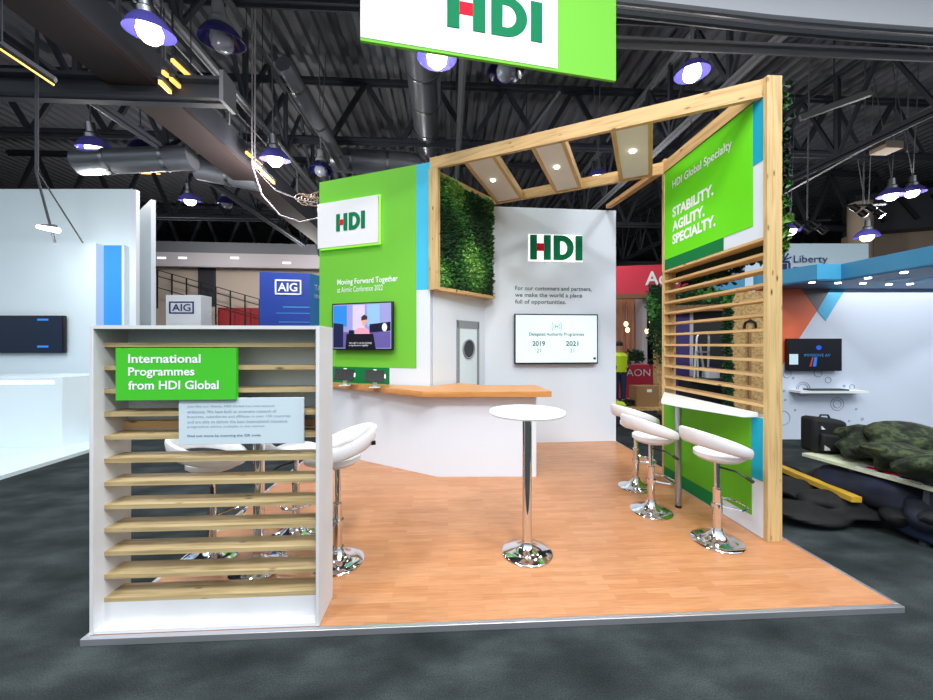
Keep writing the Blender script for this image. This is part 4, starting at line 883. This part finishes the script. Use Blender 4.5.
# person in hi-vis
def person(px, d, label):
    f = at(px, 344, d); base = Vector((f.x, f.y, 0))
    J = [(0, 0, .92), (0, 0, 1.15), (0, 0, 1.36), (0, 0, 1.46), (0, -.01, 1.56), (0, -.01, 1.66), (-.18, 0, 1.36), (-.22, 0, 1.1), (-.16, -.16, .98), (.18, 0, 1.36), (.22, 0, 1.1), (.14, -.18, 1.0), (-.09, 0, .86), (-.1, 0, .48), (-.1, 0, .08), (-.1, -.12, .04), (.09, 0, .86), (.1, 0, .48), (.1, 0, .08), (.1, -.12, .04)]
    E_ = [(0, 1), (1, 2), (2, 3), (3, 4), (4, 5), (2, 6), (6, 7), (7, 8), (2, 9), (9, 10), (10, 11), (0, 12), (12, 13), (13, 14), (14, 15), (0, 16), (16, 17), (17, 18), (18, 19)]
    R_ = [.13, .12, .14, .055, .085, .08, .065, .048, .035, .065, .048, .035, .095, .065, .045, .04, .095, .065, .045, .04]
    me = bpy.data.meshes.new('person'); me.from_pydata(J, E_, []); o = bpy.data.objects.new('person', me); COL.objects.link(o)
    sk = o.modifiers.new('skin', 'SKIN'); 
    for v, r in zip(me.skin_vertices[0].data, R_): v.radius = (r, r*.8)
    me.skin_vertices[0].data[0].use_root = True; o.modifiers.new('sub', 'SUBSURF').levels = 2
    me.materials.append(M['skin']); o.location = base; WORLD[o] = Matrix.Translation(base); tag(o, label, 'person')
    b = MB(); b.T = Matrix.Translation(base); b.lathe([(.0, .88), (.19, .88), (.2, 1.1), (.22, 1.34), (.12, 1.43), (0, 1.44)], 20); obj('hi_vis_vest', b, M['hivis'], o)
    b = MB(); b.T = Matrix.Translation(base)
    for s in (-1, 1): b.tube([(s*.1, 0, .9), (s*.11, 0, .5), (s*.11, 0, .1)], [.115, .085, .07], 12)
    obj('trousers', b, M['denim'], o)
    b = MB(); b.T = Matrix.Translation(base)
    for s in (-1, 1): b.tube([(s*.19, 0, 1.37), (s*.23, 0, 1.1), (s*.17, -.14, 1.0)], [.08, .062, .05], 10)
    obj('sleeves', b, M['dgrey'], o)
    b = MB(); b.blob((base.x, base.y+.02, 1.68), (.1, .11, .09), 3, .03); obj('hair', b, M['hair'], o)
    return o
person(619.5, 10.4, 'person in a yellow hi-vis vest and dark trousers standing in the gap')

# ================================================================ RIGHT NEIGHBOUR
WW = Wall(at(752, 0, 6.35)[:2], at(1040, 0, 6.35)[:2]); q = WW.at
t = thing('right_stand_wall', 'white stand wall with orange, grey and blue triangles on the right', 'wall panel', at(860, 441, 6.35))
zt = q(860, 286)[1]; wbox(WW, 'wall_face', 0, WW.L, 0, .1, 0, zt, M['bluewhite'], t)
P_ = lambda *a: [q(x, y_) for x, y_ in a]
wpoly(WW, 'orange_graphic', P_((755, 286), (799, 286), (817, 311), (800, 337), (781, 367), (755, 405))[::-1], -.004, 0, M['orange'], t)
wpoly(WW, 'grey_triangle', P_((799, 286), (832, 286), (817, 311))[::-1], -.006, 0, M['greyg'], t)
wpoly(WW, 'blue_chevron', P_((832, 286), (847, 286), (825.5, 321), (817, 311))[::-1], -.006, 0, M['canopyc'], t)
b = MB(); b.T = WW.M
for (px, py, r) in ((803, 389, 7), (803, 389, 5), (837, 404, 6.5), (837, 404, 4), (783, 418, 7), (828, 380, 3), (787, 374, 4), (818, 373, 4), (862, 419, 1.2), (795, 410, .8), (849, 421, .8), (856, 409, .8), (852, 387, 2.5), (793, 378, 1), (784, 391, 1), (785, 400, .8), (844, 386, 1)):
    k, z = q(px, py); rr = r*6.3/F; b.tube([(k+rr*cos(a*pi/10), -.003, z+rr*sin(a*pi/10)) for a in range(20)], .006, 4, closed=True)
obj('circle_graphics', b, mat('grey_circles', (140, 150, 172), .5), t)
tt, x0, x1, z0, z1, y = tv(WW, 'wall_television', 'wall television on the right stand showing immersive AV', 787.5, 338.5, 842, 371)
scr = wbox(WW, 'screen', x0+.02, x1-.02, y-.003, y, z0+.02, z1-.02, mat('dark_screen', (22, 24, 34), .3, emit=.1), tt); W_, H_ = x1-x0, z1-z0
wtext(WW, 'IMMERSIVE AV', x0+W_*.3, x0+W_*.78, z0+H_*.44, z0+H_*.53, y-.006, M['lblue'], scr)
def wp(nm, pts, c_, e): wpoly(WW, nm, [(x0+W_*u, z0+H_*v) for u, v in pts], y-.006, y-.003, mat(nm, c_, .3, emit=e), scr)
wp('screen_white_note', [(.03, .2), (.19, .2), (.19, .52), (.03, .52)], (190, 214, 224), .5); wp('screen_blue_bar', [(.46, .14), (.52, .14), (.54, .42), (.49, .42)], (40, 120, 230), .5); wp('screen_red_bar', [(.4, .14), (.43, .14), (.47, .42), (.45, .42)], (210, 60, 50), .4)
wp('screen_blue_blob', [(.57+.05*cos(k*pi/6), .72+.07*sin(k*pi/6)) for k in range(12)], (40, 90, 230), .5)
t = thing('wall_shelf', 'thin white shelf under the television on the right stand', 'shelf', WW.M @ Vector((q(820, 390)[0], -.15, q(820, 390)[1])))
k0, z_ = q(789, 390.5); k1, _ = q(855, 390.5); wbox(WW, 'shelf_board', k0, k1, -.22, 0, z_-.02, z_+.02, M['tabletop'], t)
t = thing('keyboard', 'dark keyboard on the thin white shelf', 'keyboard', WW.M @ Vector((k0+.5, -.12, z_+.02))); wbox(WW, 'key_deck', k0+.2, k0+.85, -.2, -.05, z_+.02, z_+.045, M['dgrey'], t)
# canopy
CZ0, CZ1 = 2.64, 2.9
t = thing('blue_canopy', 'blue canopy with small downlights over the right stand', 'canopy', at(860, 286, 6)-Vector((0, 0, 0)))
c0 = atz(770, 287.0, CZ0)*1; L0_ = at(770, 286, 6.3); c1 = atz(817, 281, CZ0); c2 = atz(841, 281, CZ0); c3 = atz(960, 262, CZ0)
bx = WW.M @ Vector((0, 0, 0)); bx2 = WW.M @ Vector((WW.L, 0, 0))
poly = [(bx.x+.05, bx.y-.02), (c1.x, c1.y), (c2.x, c2.y), (c3.x, c3.y), (bx2.x, bx2.y)]
b = MB(); b.prism(poly, CZ0, CZ0+.03); obj('soffit', b, M['soffitb'], t)
b = MB()
for (p0, p1, mi) in ((poly[0], poly[1], 0), (poly[1], poly[2], 1), (poly[2], poly[3], 0)):
    b.add([(p0[0], p0[1], CZ0), (p1[0], p1[1], CZ0), (p1[0], p1[1], CZ1), (p0[0], p0[1], CZ1), (p0[0], p0[1]+.05, CZ0), (p1[0], p1[1]+.05, CZ0), (p1[0], p1[1]+.05, CZ1), (p0[0], p0[1]+.05, CZ1)], [(0, 1, 2, 3), (7, 6, 5, 4), (0, 4, 5, 1), (3, 2, 6, 7)], mi)
obj('fascia', b, [M['canopy'], M['canopyc']], t)
for (px, py) in ((812, 283), (838, 283.5), (868, 278.5), (863, 284), (889, 285), (904, 273), (910, 284.5)):
    p = atz(px, py-.8, CZ0); b = MB(); b.lathe([(0, CZ0-.012), (.036, CZ0-.012), (.036, CZ0+.0)], 14, (p.x, p.y)); obj('downlight', b, M['spot'], t)
for (xa, ya, xb, yb, xc_, yc) in ((884, 281, 911, 277, 908, 282), (911, 282, 945, 274, 945, 283)):
    A, B_, C_ = (atz(xa, ya, CZ0), atz(xb, yb, CZ0), atz(xc_, yc, CZ0)); b = MB(); b.prism([(A.x, A.y), (B_.x, B_.y), (C_.x, C_.y)], CZ0-.006, CZ0); obj('cyan_triangle', b, M['canopyc'], t)
p = WW.M @ Vector((WW.L*.5, -.5, CZ0-.06)); area(p, 2.6, 62)
# Liberty sign
WY = Wall(at(778, 0, 8.6)[:2], at(868.5, 0, 8.6)[:2]); q = WY.at
t = thing('liberty_sign', 'pale blue white sign reading Liberty above the blue canopy', 'sign', at(823, 300, 8.6))
wbox(WY, 'board', 0, WY.L, 0, .15, 0, q(820, 243.5)[1], mat('pale_sign', (206, 226, 234), .5), t)
wtext_px(WY, 'Liberty', 793, 265, 827, 255.5, M['navy'], t, y=-.02, bold=.004); a = q(793, 267.5); c = q(822, 267.5); wbox(WY, 'rule_line', a[0], c[0], -.02, 0, a[1]-.01, a[1]+.01, M['navy'], t)
wtext_px(WY, 'Specialty Markets', 793, 274, 829, 269, M['navy'], t, y=-.02)
b = MB(); b.T = WY.M; k, z = q(784, 263)
for (u0, u1, v0, v1) in ((-.12, .1, -.28, -.22), (-.08, .06, -.2, -.02), (.1, .14, -.28, .0), (-.1, .12, .0, .05)): b.box(k+u0, k+u1, -.02, 0, z+v0, z+v1)
for a_ in range(5): b.beam((k-.02, -.01, z+.06), (k-.02+.2*cos(.4+a_*.55), -.01, z+.06+.2*sin(.4+a_*.55)), .02, .03)
obj('torch_emblem', b, M['navy'], t)
# kit dumped on trestle boards at the right
t = thing('trestle_board', 'long board with pale edge on trestles at the right edge', 'board', atz(870, 472, .5))
e0, e1 = atz(802, 453, .50), atz(965, 497, .50); dv = (e1-e0).normalized(); nv = Vector((-dv.y, dv.x, 0));
if nv.y < 0: nv = -nv
b = MB(); A, B_ = e0, e1; b.add([A, B_, B_+nv*.7, A+nv*.7]+[p_-Vector((0, 0, .03)) for p_ in (A, B_, B_+nv*.7, A+nv*.7)], [(0, 1, 2, 3), (7, 6, 5, 4), (0, 4, 5, 1), (1, 5, 6, 2), (2, 6, 7, 3), (3, 7, 4, 0)]); obj('board', b, M['lacewhite'], t)
for kf in (.35, .8):
    c = A.lerp(B_, kf)+nv*.35
    for s in (-1, 1): b = MB(); b.beam((c.x-nv.x*.28*s, c.y-nv.y*.28*s, .47), (c.x-nv.x*.33*s, c.y-nv.y*.33*s, 0), .04, .04); obj('leg', b, M['dgrey'], t)
t = thing('yellow_plank', 'yellow edged plank lying low under the kit at the right', 'plank', atz(830, 480, .3))
e2, e3 = atz(778, 463, .28), atz(862, 497, .28); dv2 = (e3-e2).normalized(); nv2 = Vector((-dv2.y, dv2.x, 0)); nv2 = nv2 if nv2.y > 0 else -nv2
b = MB(); b.add([e2, e3, e3+nv2*.09, e2+nv2*.09]+[p_-Vector((0, 0, .05)) for p_ in (e2, e3, e3+nv2*.09, e2+nv2*.09)], [(0, 1, 2, 3), (7, 6, 5, 4), (0, 4, 5, 1), (1, 5, 6, 2), (2, 6, 7, 3), (3, 7, 4, 0)]); obj('plank', b, M['yellow'], t)
b = MB()
for kf, rr in ((.1, (.35, .2, .13)), (.45, (.4, .22, .12)), (.85, (.42, .25, .12))):
    c = e2.lerp(e3, kf)+nv2*.16; b.blob((c.x, c.y, rr[2]*.95), rr, int(kf*90), .3, 4)
o = obj('shadowy_heap', b, M['fabric']); tag(o, 'long low shadowy black heap carrying the yellow edged plank', 'shadowy heap')  # black blobs shape the shadowy mess below the plank
# backpack
p = atz(820, 457, .48); p = A.lerp(B_, .06)+nv*.22
t = thing('backpack', 'upright black backpack with small white marks on the board', 'backpack', (p.x, p.y, .5)); R = Matrix.Translation((p.x+.05, p.y, .5)) @ Matrix.Rotation(radians(-8), 4, 'Z')
def rbox(nm, x0, x1, y0, y1, z0, z1, m, bev, top=1.0):
    b = MB(); b.T = R @ Matrix.Scale(.88, 4); b.add([(x0, y0, z0), (x1, y0, z0), (x1, y1, z0), (x0, y1, z0), (x0, y0, z1), (x1*top, y0, z1-.04), (x1*top, y1, z1-.04), (x0, y1, z1)], [(3, 2, 1, 0), (4, 5, 6, 7), (0, 1, 5, 4), (1, 2, 6, 5), (2, 3, 7, 6), (3, 0, 4, 7)])
    return obj(nm, b, m, t, bevel=bev)
rbox('pack_body', -.2, .22, -.02, .2, 0, .44, M['fabric'], .04, .85); rbox('front_pocket', -.15, .17, -.08, -.02, .04, .26, M['fabric'], .03); rbox('white_mark', -.12, -.08, -.035, -.018, .3, .34, M['white'], 0); rbox('pocket_logo', -.13, -.07, -.085, -.07, .06, .12, M['pale'], 0)
b = MB(); b.T = R @ Matrix.Scale(.88, 4); b.tube([(-.06, .08, .41), (-.04, .08, .455), (.04, .08, .455), (.07, .08, .39)], .012, 6); b.tube([(.18, .0, .3), (.3, -.02, .28), (.42, -.04, .2), (.5, -.05, .1)], .012, 6); obj('strap', b, M['black'], t)
# camouflage heap, blue-black bag, papers
c = A.lerp(B_, .55)+nv*.45; b = MB()
for k, (dx, dy, r) in enumerate([(0, 0, (.5, .3, .2)), (-.38, .05, (.32, .26, .17)), (.4, -.05, (.45, .3, .17)), (.85, -.1, (.4, .3, .16))]): b.blob((c.x+dv.x*dx+nv.x*dy, c.y+dv.y*dx+nv.y*dy, .5+r[2]*.85), r, 30+k, .3, 4)
o = obj('camouflage_jacket', b, M['camo']); tag(o, 'crumpled heap of green camouflage clothing on the board', 'jacket')
c = A.lerp(B_, .42)+nv*.12; b = MB(); b.T = Matrix.Translation((c.x, c.y, 0)) @ Matrix.Rotation(math.atan2(dv.y, dv.x), 4, 'Z'); b.blob((0, 0, .3), (.42, .2, .17), 51, .12, 4); b.blob((.5, .05, .17), (.3, .22, .17), 52, .3, 4); b.blob((-.35, .18, .15), (.3, .2, .15), 53, .3, 4)
o = obj('duffel_bag', b, M['bluebag']); tag(o, 'blue black rolled duffel bag slumped under the board', 'bag')
c = A.lerp(B_, .78)+nv*.6; b = MB(); b.blob((c.x, c.y, .2), (.6, .3, .2), 61, .3, 4); o = obj('shadowy_heap', b, M['fabric']); tag(o, 'shadowy black heap on the carpet under the board at the right edge', 'shadowy heap')  # one more black blob, shade of the dark heap built as shape
for i, kf in enumerate((.5, .62, .75, .88)):
    c = A.lerp(B_, kf)+nv*.09; b = MB(); b.T = Matrix.Translation((c.x, c.y, .5)) @ Matrix.Rotation(math.atan2(dv.y, dv.x)+.1*i, 4, 'Z'); b.box(-.12, .12, -.06, .07, .0, .008)
    o = obj('leaflet', b, M['white']); tag(o, ['white leaflet on the board edge, nearest the backpack', 'white leaflet on the board edge, second from the backpack', 'white leaflet on the board edge, third from the backpack', 'white leaflet on the board at the right picture edge'][i], 'leaflet', 'leaflets on the board')
    b2 = MB(); b2.T = b.T; b2.box(-.08, .02, -.03, .03, .008, .011); obj('printed_block', b2, M['red'] if i < 2 else M['dgrey'], o)
